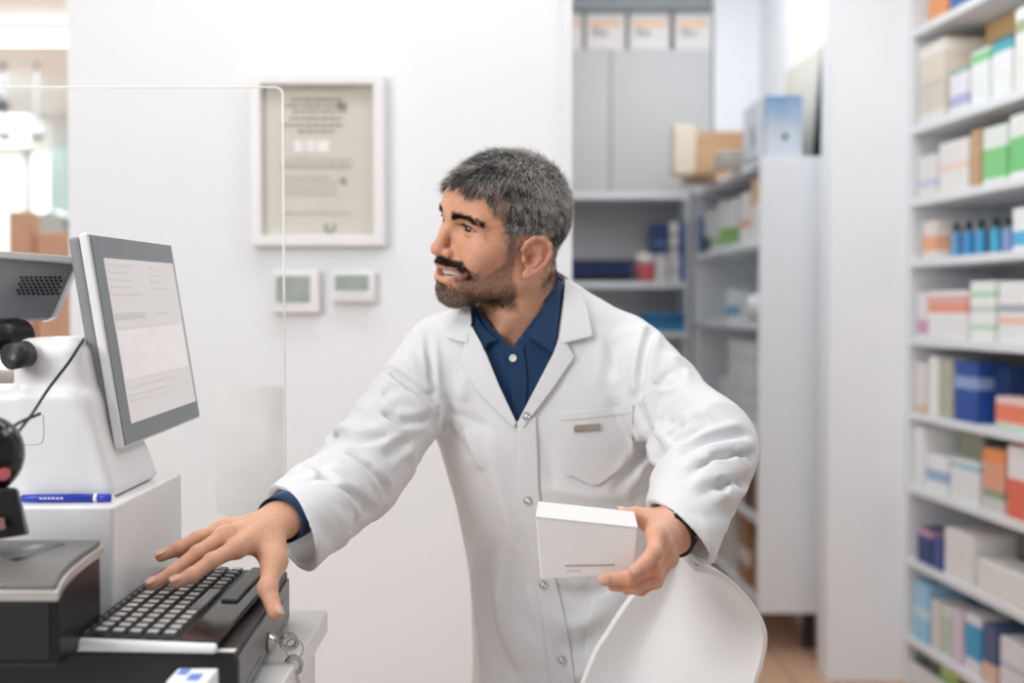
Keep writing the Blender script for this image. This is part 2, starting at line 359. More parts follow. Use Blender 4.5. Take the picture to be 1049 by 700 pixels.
# leaning board
pl=[P(803,52,4.62),P(837,44,4.42),P(828,158,4.42),P(800,158,4.62)]
z0=zt; A=(XY(800,4.62),4.62); 
t=thing('leaning_board','grey beige board leaning against the wall behind the file box','board',(1.05,4.5,zt))
b4=[(1.130,4.36,zt),(1.138,4.36,zt),(1.118,4.75,zt),(1.110,4.75,zt)]
t4=[(XY(838,4.36),4.36,ZY(46,4.36)),(XY(840,4.36)+.008,4.36,ZY(46,4.36)),(1.142,4.75,ZY(74,4.75)),(1.134,4.75,ZY(74,4.75))]
link('board_face',hexa(b4,t4),t,cm('c4c0b8'))
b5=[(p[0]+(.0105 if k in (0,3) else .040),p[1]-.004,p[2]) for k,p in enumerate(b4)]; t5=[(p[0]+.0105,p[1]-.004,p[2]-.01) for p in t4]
link('board_shadow_wedge',hexa(b5,t5),t,M_black)  # black wedge standing in for the shadow between board and wall
# items on the back shelves
z=zsh(292)
for i in range(4):
    tag(link('folder',zbox(584-3*i,648+2*(i%2),5.55,.2,z+.028*i,.026),None,cm(['14161c','16244f','1c2c63','1b2648'][i]),bevel=.004),['black bottom folder','second dark blue folder from the bottom','bright navy folder, third from the bottom','navy top folder'][i]+' of the flat stack on the back shelf','folder','folders stacked on the back shelf')
t=thing('jar','white topped jar with a red label on the back shelf beside the folders','jar',(XY(661,5.56),5.6,z))
c=(XY(661,5.6),5.6,z+.0008); link('jar_body',lathe([(.045,0),(.048,.01),(.048,.085),(.03,.10)],c),t,cm('c65a62'),True); link('jar_lid',lathe([(.045,.095),(.047,.1),(.045,.14),(.02,.145)],c),t,cm('e6dfda'),True)
carton('carton','white bottom box under the dark blue box on the back shelf',(XY(671,5.55),5.55,z),(XY(684,5.55),5.7,z+.135),'d5d2d0')
carton('carton','dark blue box on a white box on the back shelf',(XY(668,5.55),5.55,z+.135),(XY(684,5.55),5.7,z+.285),'27406f',[(.3,.4,'6f83a8')])
carton('carton','white box with tiny print right of the red jar, lower of two',(XY(686,5.55),5.55,z),(XY(696.5,5.55),5.7,z+.12),'e2e0de',[(.4,.5,'97989b')])
carton('carton','white narrow box with print standing on the lower white box',(XY(686,5.55),5.55,z+.12),(XY(695,5.55),5.7,z+.29),'e4e2e0',[(.2,.3,'8d8f93'),(.6,.7,'9ea0a3')])
carton('carton','bright blue tall box at right end of the back shelf',(XY(697.5,5.52),5.52,z),(XY(707,5.52)-.026,5.68,z+.29),'2f5fa6')
z=zsh(343,.028)
carton('carton','teal blue flat box on the shelf below the folders',(XY(660,5.52),5.52,z),(XY(702,5.52),5.7,z+.09),'2f7fae',[(.5,.8,'1d5f93')])
z=zsh(440,.028); carton('carton','plain white carton on the low back shelf under the blue box',(XY(672,5.52),5.52,z),(XY(702,5.52),5.7,z+.16),'d8d8d8')
# right unit shelf contents; front edge line interpolated
def rx(Y): return RXn+(RX0-RXn)*(Y-4.222)/(5.45-4.222)
def ritem(label,px0,px1,h,z,base,bands=(),d=.13,**k):
    f=lambda px:(lambda u:(RXn-(RX0-RXn)/(1.228)*4.222-0)/(u-(RX0-RXn)/1.228))((px-524.5)/FPX)
    Ya,Yb=f(px1)+.01,f(px0); Ya,Yb=min(Ya,Yb),max(Ya,Yb); Ya=max(Ya,4.23); Yb=min(Yb,5.44)
    x=max(rx(Ya),rx(Yb))+.015
    return carton('carton',label,(x,Ya,z),(x+d,Yb-.004,z+h),base,bands,**k)
z=RZ[1]
S='on the deep unit upper shelf'
ritem('blue carton at the far end '+S,709,714,.17,z,'3465a5')
ritem('white carton with black marks '+S,716,722,.19,z,'dcdcdc',[(0,.35,'5a5a5e')])
ritem('grey striped narrow carton '+S,723,729,.18,z,'e8e8e8',[(.1,.3,'b9d3a7')])
ritem('white carton with green lower half, left one '+S,730,739,.205,z,'ebebeb',[(.05,.42,'9cc77d')])
ritem('white carton with green lower half, right one '+S,740,750,.195,z,'ececec',[(.05,.4,'8fc06f')])
ritem('white carton with orange print '+S,751,762,.20,z,'ece8e3',[(.3,.45,'e9b9a0')])
ritem('tall cardboard carton nearest the end panel '+S,763,777,.235,z,'d7b78c',[(0,.6,'e8e4df')])
z=RZ[2]; S='on the deep unit middle shelf'
ritem('white carton with blue print '+S,738,750,.13,z,'e4e8ea',[(.15,.45,'6fa9cf')])
ritem('grey white carton '+S,752,760,.11,z,'cfd4d4')
t=thing('plastic_bag','crumpled white plastic bag at the front of the deep unit middle shelf','bag',(.98,4.3,z))
z=RZ[3]; S='inside the deep shelf unit'
# ---------------------------------------------------------------- implicit-surface modelling (surface nets)
def V3(*a): return np.array(a,dtype=np.float32)
def s_sph(p,c,r): return np.linalg.norm(p-V3(*c),axis=-1)-r
def s_ell(p,c,r,R=None):
    q=p-V3(*c)
    if R is not None: q=q@np.array(R,dtype=np.float32).T
    r=V3(*r); k0=np.linalg.norm(q/r,axis=-1); k1=np.linalg.norm(q/(r*r),axis=-1)
    return k0*(k0-1)/np.maximum(k1,1e-9)
def s_cone(p,a,b,ra,rb):
    a=V3(*a);b=V3(*b);ab=b-a; h=np.clip(((p-a)@ab)/max(float(ab@ab),1e-12),0,1)
    return np.linalg.norm(p-a-h[...,None]*ab,axis=-1)-(ra+(rb-ra)*h)
def s_chain(p,pts,rs,k=.004):
    d=None
    for i in range(len(pts)-1):
        e=s_cone(p,pts[i],pts[i+1],rs[i],rs[i+1]); d=e if d is None else smin(d,e,k)
    return d
def smin(a,b,k):
    h=np.maximum(k-np.abs(a-b),0)/k; return np.minimum(a,b)-h*h*k*.25
def smax(a,b,k): return -smin(-a,-b,k)
def poly_d(p,pts):
    d=None
    for i in range(len(pts)-1):
        a=V3(*pts[i]);ab=V3(*pts[i+1])-a; h=np.clip(((p-a)@ab)/max(float(ab@ab),1e-12),0,1)
        e=np.linalg.norm(p-a-h[...,None]*ab,axis=-1); d=e if d is None else np.minimum(d,e)
    return d
def nets(f,lo,hi,h,B=24,slack=1.6,base=None):
    """surface nets of f<0 on a block-sparse grid"""
    lo=np.array(lo,float); n=np.ceil((np.array(hi)-lo)/h).astype(int)+1
    G=np.full(n,1.,np.float32)
    for bx_ in range(0,n[0],B):
        for by in range(0,n[1],B):
            for bz in range(0,n[2],B):
                e=np.minimum([bx_+B,by+B,bz+B],n); s=np.array([bx_,by,bz])
                c=(lo+h*(s+e-1)/2).astype(np.float32); v=float((base or f)(c[None])[0]); R=h*B*.87
                if abs(v)>R*slack+.004: G[s[0]:e[0],s[1]:e[1],s[2]:e[2]]=v; continue
                g=np.stack(np.meshgrid(*[lo[k]+h*np.arange(s[k],e[k]) for k in range(3)],indexing='ij'),-1).astype(np.float32)
                G[s[0]:e[0],s[1]:e[1],s[2]:e[2]]=f(g.reshape(-1,3)).reshape(g.shape[:3])
    S=G<0; cn=np.zeros(n-1,np.int8); 
    cs=[(i,j,k) for i in (0,1) for j in (0,1) for k in (0,1)]
    sl=lambda A,c:A[c[0]:n[0]-1+c[0],c[1]:n[1]-1+c[1],c[2]:n[2]-1+c[2]]
    for c in cs: cn+=sl(S,c)
    act=(cn>0)&(cn<8); idx=-np.ones(n-1,np.int32); ii=np.argwhere(act); idx[act]=np.arange(len(ii))
    vals=np.stack([G[ii[:,0]+c[0],ii[:,1]+c[1],ii[:,2]+c[2]] for c in cs],1)
    acc=np.zeros((len(ii),3)); cnt=np.zeros(len(ii)); ca=np.array(cs,float)
    for a in range(8):
        for b in range(a+1,8):
            if np.abs(ca[a]-ca[b]).sum()!=1: continue
            va,vb=vals[:,a],vals[:,b]; m=(va<0)!=(vb<0); t=np.where(m,va/np.where(m,va-vb,1),0)
            acc+=np.where(m[:,None],ca[a]+t[:,None]*(ca[b]-ca[a]),0); cnt+=m
    v=lo+h*(ii+acc/cnt[:,None]); F=[]
    for ax in range(3):
        o=[0,0,0];o[ax]=1; A=S[:n[0]-o[0],:n[1]-o[1],:n[2]-o[2]]; Bm=S[o[0]:,o[1]:,o[2]:]
        e=np.argwhere(A!=Bm); u,w_=[(1,2),(2,0),(0,1)][ax]
        e=e[(e[:,u]>0)&(e[:,w_]>0)&(e[:,u]<n[u]-1)&(e[:,w_]<n[w_]-1)]
        def g(du,dw): q=e.copy(); q[:,u]-=du; q[:,w_]-=dw; return idx[q[:,0],q[:,1],q[:,2]]
        q=np.stack([g(1,1),g(0,1),g(0,0),g(1,0)],1); s=A[e[:,0],e[:,1],e[:,2]]
        q[~s]=q[~s][:,::-1]; F.append(q[(q>=0).all(1)])
    return v,np.concatenate(F)
def npmesh(v,F,smooth=True,col=None,name='m'):
    me=bpy.data.meshes.new(name); v=np.asarray(v,np.float32); F=np.asarray(F,np.int32); k=F.shape[1]
    me.vertices.add(len(v)); me.vertices.foreach_set('co',v.ravel()); me.loops.add(F.size); me.loops.foreach_set('vertex_index',F.ravel())
    me.polygons.add(len(F)); me.polygons.foreach_set('loop_start',np.arange(0,F.size,k,dtype=np.int32))
    me.polygons.foreach_set('use_smooth',np.full(len(F),smooth)); me.update(calc_edges=True)
    if col is not None:
        a=me.color_attributes.new('Col','FLOAT_COLOR','POINT'); c=np.ones((len(v),4),np.float32); c[:,:3]=col; a.data.foreach_set('color',c.ravel())
    return me
def relax(v,F,it=1,lam=.5):
    n=len(v)
    for _ in range(it):
        s=np.zeros((n,3)); c=np.zeros(n)
        for a,b in ((0,1),(1,2),(2,3),(3,0)):
            for x,y in ((a,b),(b,a)):
                np.add.at(c,F[:,x],1)
                for k in range(3): s[:,k]+=np.bincount(F[:,x],weights=v[F[:,y],k],minlength=n)
        v=v+lam*(s/c[:,None]-v)
    return v
def wob(p,s,seed=0):
    r=np.random.default_rng(seed); o=0
    for k in range(5):
        d=r.normal(size=3); d=d/np.linalg.norm(d)*s*r.uniform(.6,1.6); o=o+np.sin(p@d.astype(np.float32)+r.uniform(0,6.28)+1.3*np.sin(p@(r.normal(size=3)*s*.4).astype(np.float32)))
    return o/5

# crumpled bag on the middle shelf (t made above)
def bagf(p): return s_ell(p,(.985,4.36,RZ[2]+.058),(.085,.12,.060))-.009*wob(p,60,3)-.004*wob(p,150,4)
_v,_F=nets(lambda p:smax(bagf(p),-(p[:,2]-RZ[2]-.002),.004),(.86,4.22,RZ[2]-.01),(1.1,4.52,RZ[2]+.14),.005)
link('bag_body',npmesh(_v,_F),t,mat('bag_film',(.82,.84,.85),.35))
link('bag_knot',tube(crom([(.985,4.34,RZ[2]+.105),(.98,4.33,RZ[2]+.125),(.995,4.32,RZ[2]+.137)],4),[.008]*4+[.004]*4+[.009],8),t,mat('bag_film',(.82,.84,.85),.35),True)
z=RZ[3]
k=0
for i,(a,b) in enumerate([(733,741),(742,750),(751,759),(760,768),(769,777)]):
    ritem(['small white carton at the far end','second white carton from the far end','middle white carton','second white carton from the end panel','white carton nearest the end panel'][i]+' of the lower row '+S,a,b,[.15,.19,.19,.19,.19][i],z,'e3e3e3',[(.3,.34,'bfc3c6'),(.62,.66,'c4c7c9')],group='white cartons stacked in the deep unit')
for i,(a,b) in enumerate([(742,750),(751,759),(760,768),(769,777)]):
    ritem(['left','second left','third left','rightmost'][i]+' white carton of the upper row '+S,a,b,.13,z+.19,'e6e6e6',[(.45,.5,'c3c6c8')],group='white cartons stacked in the deep unit')
t=thing('spray_bottle','small white bottle with blue cap beside the stacked white cartons',"bottle",(rx(4.75)+.03,4.78,z+.15))
c=(rx(4.75)+.05,4.82,z+.15); link('bottle_body',lathe([(.018,0),(.02,.01),(.02,.06),(.009,.075)],c),t,cm('e2e6ea'),True); link('bottle_cap',lathe([(.012,.07),(.013,.075),(.012,.11)],c),t,cm('4b8fd0'),True)
z=RZ[4]; S='on the deep unit lower shelf'
ritem('dark brown carton behind the sleeve '+S,757,764,.25,z,'6b5240',[(.6,1,'2a2523')])
ritem('brown cardboard carton beside the end panel '+S,765,777,.21,z,'8a6a4f',[(.8,1,'1c1a19')])
z=RZ[5]; S='at the deep unit bottom'
ritem('white carton half hidden behind the chair '+S,730,748,.25,z,'dfdcd8')
o=ritem('brown cardboard carton with a white label '+S,752,764,.26,z,'a8805f',[(.3,.55,'e2dcd4')])
ritem('brown cardboard carton with open flap beside the end panel '+S,766,777,.25,z,'9c7658',[(.85,1,'6e5039')])

# ---------------------------------------------------------------- right-hand shelving
Q0=np.array([XY(931,3.9),3.9]); SD=np.array([.105,-.9945]); DD=np.array([.9945,.105])
MR=Matrix(((SD[0],DD[0],0,Q0[0]),(SD[1],DD[1],0,Q0[1]),(0,0,1,0),(0,0,0,1)))   # local (s,d,z)
def s_of(px): u=(px-524.5)/FPX; return (Q0[1]*u-Q0[0])/(.105+.9945*u)
def lbox(lo,hi):
    me=box(lo,hi,MR); me.flip_normals(); return me
SLEN=1.15
SHZ=[ZY(y,3.9) for y in (35,134.5,208.5,270.5,350,425.5,500,575,654)]
T=.026
t=thing('shelf_unit','tall white pharmacy shelving full of medicine boxes along the right edge','shelf',(1.5,3.4,0))
link('side_panel',lbox((-.022,0,0),(0,.32,2.6)),t,M_shelf,bevel=.002)
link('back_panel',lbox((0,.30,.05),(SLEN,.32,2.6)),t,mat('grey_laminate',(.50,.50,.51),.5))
for z in SHZ+[2.55]: link('shelf_board',lbox((.0005,0.002,z-T/2),(SLEN,.30,z+T/2)),t,M_shelf,bevel=.002)
link('side_panel',lbox((SLEN,0,0),(SLEN+.022,.32,2.6)),t,M_shelf)
link('plinth',lbox((.0,.02,0),(SLEN,.30,.08)),t,M_shelf)
ORD=['one','two','three','four','five','six','seven','eight','nine']
def sit(sh,label,x0,x1,hpx,base,bands=(),d0=.015,dep=.16,name='medicine_box',dz=0,ws=1,**k):
    s0,s1=s_of(x0),s_of(x1); s1=min(s1,SLEN-.01); s0=max(s0,.003); Yc=3.9-(s0+s1)/2; h=hpx*Yc/FPX; z=SHZ[sh]+T/2+dz+.0003
    o=carton(name,label+' in right-hand shelf row %s'%ORD[sh],(s0,d0,z),(s1-.003,d0+dep,z+h),base,bands,M=MR,group='medicine boxes in row %s of the right-hand shelves'%ORD[sh],**k)
    o.data.flip_normals(); return z+h
def sbottle(sh,label,px,wpx,hpx,body,cap,d=.05):
    s=s_of(px); Yc=3.9-s; r=wpx*Yc/FPX/2*1.0; h=hpx*Yc/FPX; z=SHZ[sh]+T/2+.0008
    c=Q0+SD*s+DD*(d+r); t=thing('bottle',label+' in right-hand shelf row %s'%ORD[sh],'bottle',(c[0],c[1],z),group='bottles in row %s of the right-hand shelves'%ORD[sh])
    link('bottle_body',lathe([(r*.9,0),(r,.004),(r,h*.62),(r*.55,h*.74),(r*.5,h*.78)],(c[0],c[1],z),20),t,cm(body,.35),True)
    link('bottle_cap',lathe([(r*.62,h*.76),(r*.66,h*.78),(r*.66,h*.98),(r*.5,h)],(c[0],c[1],z),20),t,cm(cap,.4),True)
# top row (above shelf 0)
sit(0,'orange box',944,962,50,'e79a63'); sit(0,'blue box with white band',965,985,40,'3f6fae',[(.4,.6,'e3e6ea')]); sit(0,'navy box',987,1000,48,'2d3d63'); sit(0,'pale grey box',1003,1040,52,'d8d8d6')
# between 0 and 1
zt_=sit(1,'lower pale beige carton at the far left end',935,960,38,'d8cfc2',[(.0,.25,'e6e4e0')],dep=.2)
sit(1,'upper pale beige carton at the far left end',935,960,42,'ded4c6',[(.7,.9,'ece8e2')],dz=zt_-SHZ[1]-T/2+.0005,dep=.2)
sit(1,'tall tan cardboard box behind smaller white packs',964,992,96,'cfa874',d0=.14,dep=.13)
sit(1,'white box with violet print',966,984,44,'e9e9ee',[(.15,.4,'b4b1d6'),(.9,1,'7fb6a6')],dep=.11)
sit(1,'white box with green top stripe',987,1005,56,'edf0f0',[(.78,.95,'86cf93')],dep=.11)
sit(1,'white box with teal top stripe',1008,1028,62,'edf0f0',[(.76,.92,'4fb0b8'),(.92,1,'4a6f76')],dep=.11)
sit(1,'large white box with olive mark, nearest',1031,1060,86,'e8eae6',[(.7,.85,'a9b28d')],dep=.2)
# 1-2
sit(2,'white box with small blue dot',935,953,42,'e6e3df',[(.25,.4,'c6cbe0')])
sit(2,'white box with faint orange dot',956,985,52,'e9e6e3',[(.45,.55,'f0cfc0')])
sit(2,'narrow tan cardboard box',988,997,58,'c8a27a')
sit(2,'green and white box, farther one',1000,1024,58,'e6ebe6',[(.08,.62,'86cf8a')])
sit(2,'green and white box, nearer one',1027,1058,66,'e8ece8',[(.1,.65,'7ecb84')])
# 2-3
sit(3,'small cream and orange box',940,953,38,'eadfd6',[(.2,.6,'eeb08a')])
for i,px in enumerate([959,971,983,998,1010,1022]): sbottle(3,['far left blue bottle with dark cap','second blue bottle from the far end','third blue bottle from the far end','third blue bottle from the near end','second blue bottle from the near end','nearest blue bottle with dark cap'][i],px,[10,11,11,11,12,12][i],36,['5fa8d8','3f9bdc','4aa5d8','49b7dc','8f9fd0','9fb4dc'][i],'20303f')
sit(3,'white box with blue lower half',1031,1056,44,'eef1f3',[(.1,.45,'5db6e4')])
# 3-4
sit(4,'white box with magenta mark at the far end',936,944,46,'ebe9e9',[(.1,.4,'d9a0c0')])
sit(4,'long white box with a red and orange band',946,986,50,'eeecec',[(.55,.72,'ee9d80'),(.72,.9,'e8b0a8')])
sit(4,'tall white box with green marks',989,1014,62,'eff2ef',[(.2,.27,'b7dcbb'),(.5,.57,'c3c9c9'),(.75,.82,'9fd3a6')])
sit(4,'white box with grey band at the near end',1018,1056,64,'eeefee',[(.3,.42,'f0c8b4'),(.5,.62,'a9b2b4')])
# 4-5
sit(5,'small white box with gold foot, farthest',934,945,52,'e2dddb',[(0,.15,'dfc59c')])
sit(5,'tall plain white box',948,957,60,'f0f0ef'); sit(5,'tall olive grey box',959,972,60,'b4b5a2')
sit(5,'royal blue box with pale lettering band',974,998,62,'274f9c',[(.55,.75,'8fa7d0')],dep=.1)
sit(5,'navy box beside the royal blue box',1000,1015,62,'1d3a6e',d0=.06,dep=.1)
sit(5,'grey box standing at the back',1018,1036,60,'a4a6a9',d0=.12,dep=.1)
sit(5,'orange red and white box with green foot',1016,1060,34,'f0d2c9',[(0,.14,'bfe0c6'),(.25,.8,'ee8666')],dep=.1)
# 5-6
sit(6,'tall plain white box at the far left',933,944,62,'edeef0'); sit(6,'olive green box standing at the back',948,972,62,'a9ac96',d0=.12,dep=.1); sit(6,'black box standing at the back',976,990,66,'1c2120',d0=.12,dep=.1)
sit(6,'white box with a blue cross stripe, farther one',946,968,38,'eef0f2',[(.3,.6,'9cb9d6')],dep=.1)
sit(6,'white box with a pale blue lid stripe',971,1000,42,'eceeef',[(.8,.95,'a8cfdd')],dep=.1)
sit(6,'orange and grey patterned box',1004,1026,64,'e6a58b',[(0,.22,'d6d4d0'),(.22,.34,'8fa58a'),(.8,1,'ef9350')],dep=.12)
sit(6,'red box with white top panel, nearest',1029,1060,76,'e8735c',[(.55,1,'f0ebe8')],dep=.15)
# 6-7
sit(7,'small navy and pink box at the far end',938,952,36,'39457c',[(.8,1,'c79fb4')],dep=.09); 
sit(7,'small indigo box',954,962,32,'4c5894',dep=.09)
sit(7,'plain white box, tallest',966,996,50,'ecebe9'); sit(7,'dark lidded grey box at the back',1000,1020,56,'77706e',d0=.14,dep=.1)
sit(7,'long low white box at the near end',1000,1058,34,'eeedea',[(0,.12,'e6e1d6')],dep=.11)
# 7-8
sit(8,'sky blue box at the far end',935,950,60,'9fd0ee',[(.4,.6,'c9e6f6')]); sit(8,'teal flat box at the back',952,972,64,'3c7f9c',d0=.14,dep=.1)
sit(8,'grey white slim box',953,963,52,'dedbd8',dep=.1); sit(8,'slim white box with green edge',965,972,52,'e4ebe4',[(.1,.8,'c5dcc8')],dep=.1); sit(8,'lilac and white slim box',974,985,56,'e3d3e4',dep=.1)
sit(8,'bright blue and white box',988,1004,60,'e9eef2',[(.25,.85,'49a6d4')],dep=.1); sit(8,'slate blue box with peach foot',1006,1020,62,'53658a',[(0,.35,'e3c3b0')],dep=.1)
sit(8,'white box with blue line at the near end',1024,1058,60,'e6e9ec',[(.5,.55,'8db4d8')],dep=.12)
# below the last board: stands on the plinth
z9=.0815
for i,(a,b,hh,c,bn,lab) in enumerate([(934,944,46,'2f4a46',[(.5,.6,'7d9a92')],'dark green slim box'),(946,958,42,'4d5f4c',[],'grey green slim box'),(960,978,44,'7fbf5f',[(.4,.6,'d6d98a')],'bright green box with yellow band'),(981,1000,46,'4a4f55',[(.7,.8,'d9d6d8')],'charcoal box with pale line'),(1003,1030,44,'23272c',[(.1,.3,'b4b9c6')],'black box with grey foot')]):
    s0,s1=s_of(a),s_of(b); o=carton('medicine_box',lab+' under the lowest board of the right-hand shelving',(max(s0,.004),.025,z9),(s1-.003,.18,z9+hh*1.55/FPX),c,bn,M=MR,group='medicine boxes under the lowest right-hand board'); o.data.flip_normals()

# ---------------------------------------------------------------- counter and till
ZD=.9576; ZC=.893
t=thing('counter','white service counter carrying the black cash drawer','counter',(-.8,1.3,0))
link('counter_top',box((-1.9,1.0,ZC-.03),(-.2477,1.52,ZC)),t,M_white,bevel=.003)
link('counter_body',box((-1.88,1.03,.08),(-.262,1.50,ZC-.03)),t,M_shelf)
link('plinth',box((-1.86,1.06,0),(-.29,1.47,.08)),t,M_dgrey)
t=thing('cash_drawer','black metal cash drawer with a keyed lock under the keyboard','cash drawer',(-.6,1.3,ZC))
A0=P(241,672,1.12); B0=P(294.5,588,1.467)
dq=[(-.95,1.12),(A0[0],1.12),(B0[0],1.467),(-.95,1.467)]
body=link('drawer_housing',hexa([(x,y,ZC) for x,y in dq],[(x,y,ZD) for x,y in dq]),t,mat('black_powder_coat',(.018,.018,.02),.38,bump=.15,bscale=900),bevel=.002)
def side(py0,px,pY): pass
sd=(B0-A0); sd[2]=0; sd/=np.linalg.norm(sd); sn=np.array([sd[1],-sd[0],0])
def sidebox(a,b,z0,z1,th=.001,dz=0):   # a,b metres along the right side, slab proud by th
    p=lambda s,o,z:(A0[0]+sd[0]*s+sn[0]*o,A0[1]+sd[1]*s+sn[1]*o,z)
    return hexa([p(a,-.0005,z0),p(a,th,z0),p(b,th,z0+dz),p(b,-.0005,z0+dz)],[p(a,-.0005,z1),p(a,th,z1),p(b,th,z1+dz),p(b,-.0005,z1+dz)])
link('drawer_front',sidebox(.008,.343,ZC+.004,ZD-.008,.003),t,mat('grey_powder_coat',(.17,.175,.18),.35),bevel=.001)
link('cheque_slot',sidebox(.215,.30,ZC+.035,ZC+.0385,.0036),t,M_gloss)
link('cheque_slot',sidebox(.045,.13,ZC+.018,ZC+.0215,.0036),t,M_gloss)
link('front_groove',sidebox(.01,.34,ZC+.009,ZC+.0115,.0036),t,M_gloss)
lk=A0+sd*.175+sn*.003; lk[2]=.916
lo_=link('lock',lathe([(.011,0),(.011,.004),(.008,.006),(.008,.009),(.003,.009)],lk,24,sn),t,M_steel,True)
# keys: a separate thing hanging in the lock
kc=lk+sn*.012
t=thing('key_ring','two small steel keys hanging from the cash drawer lock','keys',kc)
def keymesh(c,d,up,L=.035):
    d=np.array(d)/np.linalg.norm(d); up=np.array(up)/np.linalg.norm(up); n=np.cross(d,up)
    out=[]
    for a in np.linspace(.5,2*math.pi-.5,16): out.append((-.010+.0105*-math.cos(a)*-1-.0,.0105*math.sin(a)))
    poly=[(-.011*math.cos(a)-.009,.011*math.sin(a)) for a in np.linspace(-2.7,2.7,18)][::-1]
    poly=[(x,y) for x,y in poly]+[(.002,.0035),(L-.004,.0035),(L,.001),(L-.003,-.002),(L-.007,-.0035),(L-.011,-.0015),(L-.015,-.0035),(L-.02,-.002),(.002,-.003)]
    vs=[]
    for s in (-.0009,.0009):
        for x,y in poly: vs.append(np.array(c)+d*x+up*y+n*s)
    N_=len(poly); me=mesh(vs,[tuple(range(N_))[::-1],tuple(range(N_,2*N_))]+[(i,(i+1)%N_,N_+(i+1)%N_,N_+i) for i in range(N_)])
    return me
def realkey(c,d,up,L):
    c=np.array(c);d=np.array(d,float);d/=np.linalg.norm(d);up=np.array(up,float);up-=d*np.dot(up,d);up/=np.linalg.norm(up);n=np.cross(d,up)
    bow=tube([c+d*(-.009*math.cos(a))+up*.0085*math.sin(a) for a in np.linspace(0,2*math.pi,22,endpoint=False)],.0030,8,True)
    cut=[(.006,-.0022),(.006,.0026),(L,.0024),(L+.002,.0006),(L,-.0008),(L-.004,-.0022),(L-.007,-.0004),(L-.011,-.0022),(L-.015,-.0008),(L-.018,-.0022)]
    cut=cut[:4]+[q for q in cut[4:] if q[0]>.008]; vs=[c+d*x+up*y+n*s for s in (-.0010,.0010) for x,y in cut]; N_=len(cut)
    bl=mesh(vs,[tuple(range(N_))[::-1],tuple(range(N_,2*N_))]+[(i,(i+1)%N_,N_+(i+1)%N_,N_+i) for i in range(N_)])
    bm=bmesh.new(); bm.from_mesh(bow); bm.from_mesh(bl); bmesh.ops.recalc_face_normals(bm,faces=bm.faces); me=bpy.data.meshes.new('k'); bm.to_mesh(me); bm.free(); return me
link('key',realkey(kc+sn*.012,-sn,(0,-.2,1),.016),t,M_steel)
link('key',realkey(kc+sn*.014+np.array([.004,-.004,-.026]),(.28,-.15,-1),(1,.1,.2),.032),t,M_steel)
link('ring',tube([kc+sn*.014+np.array([.004+.010*math.cos(a),0,-.008+.012*math.sin(a)]) for a in np.linspace(0,6.28,24,endpoint=False)],.0008,6,True),t,M_steel,True)
# white raised block
t=thing('raised_box','white raised plinth box on the cash drawer carrying the till screen','plinth',(-.6,1.37,ZD))
bt=ZY(519,1.24)
link('box_body',box((-.76,1.24,ZD),(-.437,1.50,bt)),t,M_white,bevel=.004)
# pos terminal
z0=bt+.0012
t=thing('pos_terminal','white till terminal with a grey framed monitor facing the pharmacist','till',(-.52,1.35,z0))
M_body=mat('terminal_white',(.80,.80,.80),.32,noise=.01)
# stand by implicit modelling
zb=lambda py: ZY(py,1.29)
def standf(p):
    x,y,z=p[:,0],p[:,1],p[:,2]
    # foot: wide wedge
    t_=np.clip((z-z0)/.13,0,1)
    xr=-.447-.036*t_; xl=-.66+.0*t_; yf=1.278+.0*t_; yb=1.45-.045*t_
    q=np.stack([np.abs(x-(xl+xr)/2)-(xr-xl)/2+.012,np.abs(y-(yf+yb)/2)-(yb-yf)/2+.012,np.abs(z-(z0+.0615))-.0615+.012],-1)
    d1=np.linalg.norm(np.maximum(q,0),axis=-1)+np.minimum(q.max(-1),0)-.012
    t2=np.clip((z-z0-.10)/.09,0,1)
    xr2=-.475-.018*t2; xl2=-.568-.002*t2
    q=np.stack([np.abs(x-(xl2+xr2)/2)-(xr2-xl2)/2+.02,np.abs(y-1.345)-.062+.02,np.abs(z-(z0+.09))-.092+.02],-1)
    d2=np.linalg.norm(np.maximum(q,0),axis=-1)+np.minimum(q.max(-1),0)-.02
    return smin(d1,d2,.012)
_v,_F=nets(standf,(-.68,1.26,z0-.006),(-.42,1.48,z0+.20),.0035)
st=link('stand',npmesh(_v,_F),t,M_body)
rr=[P(44+ox,py,1.277) for ox,py in ((-40,455),(-8,455),(0,449),(0,425))]
link('embossed_groove',tube(crom(rr,5),.0008,6),st,cm('d2d5d7'))
link('hinge',lathe([(.0,-.05),(.018,-.05),(.02,-.046),(.02,.046),(.018,.05),(.0,.05)],(-.515,1.36,z0+.155),24,(0,1,0)),t,M_white,True)
link('hinge_arm',hexa([(-.54,1.35,z0+.13),(-.487,1.35,z0+.11),(-.487,1.42,z0+.11),(-.54,1.42,z0+.13)],[(-.53,1.35,z0+.17),(-.50,1.35,z0+.17),(-.50,1.42,z0+.17),(-.53,1.42,z0+.17)]),t,M_dgrey)
TL,TR,BR,BL=P(89.5,238,1.315),P(175,250,1.60),P(205,428,1.615),P(127,460,1.315)
_n=np.cross(TR-TL,BL-TL); BR=BR-(P(205,428,1.615)-np.array([0,0,CZ]))*(np.dot(BR-TL,_n)/np.dot(P(205,428,1.615)-np.array([0,0,CZ]),_n))
def quadmap(u,v): return (TL*(1-u)+TR*u)*(1-v)+(BL*(1-u)+BR*u)*v
nrm=np.cross(TR-TL,BL-TL); nrm=-nrm/np.linalg.norm(nrm); 
if nrm[0]<0: nrm=-nrm
def qslab(u0,v0,u1,v1,a,b):
    c=[quadmap(u0,v1),quadmap(u1,v1),quadmap(u1,v0),quadmap(u0,v0)]
    me=hexa([p+nrm*a for p in c],[p+nrm*b for p in c]); bm=bmesh.new(); bm.from_mesh(me); bmesh.ops.recalc_face_normals(bm,faces=bm.faces); bm.to_mesh(me); bm.free(); return me
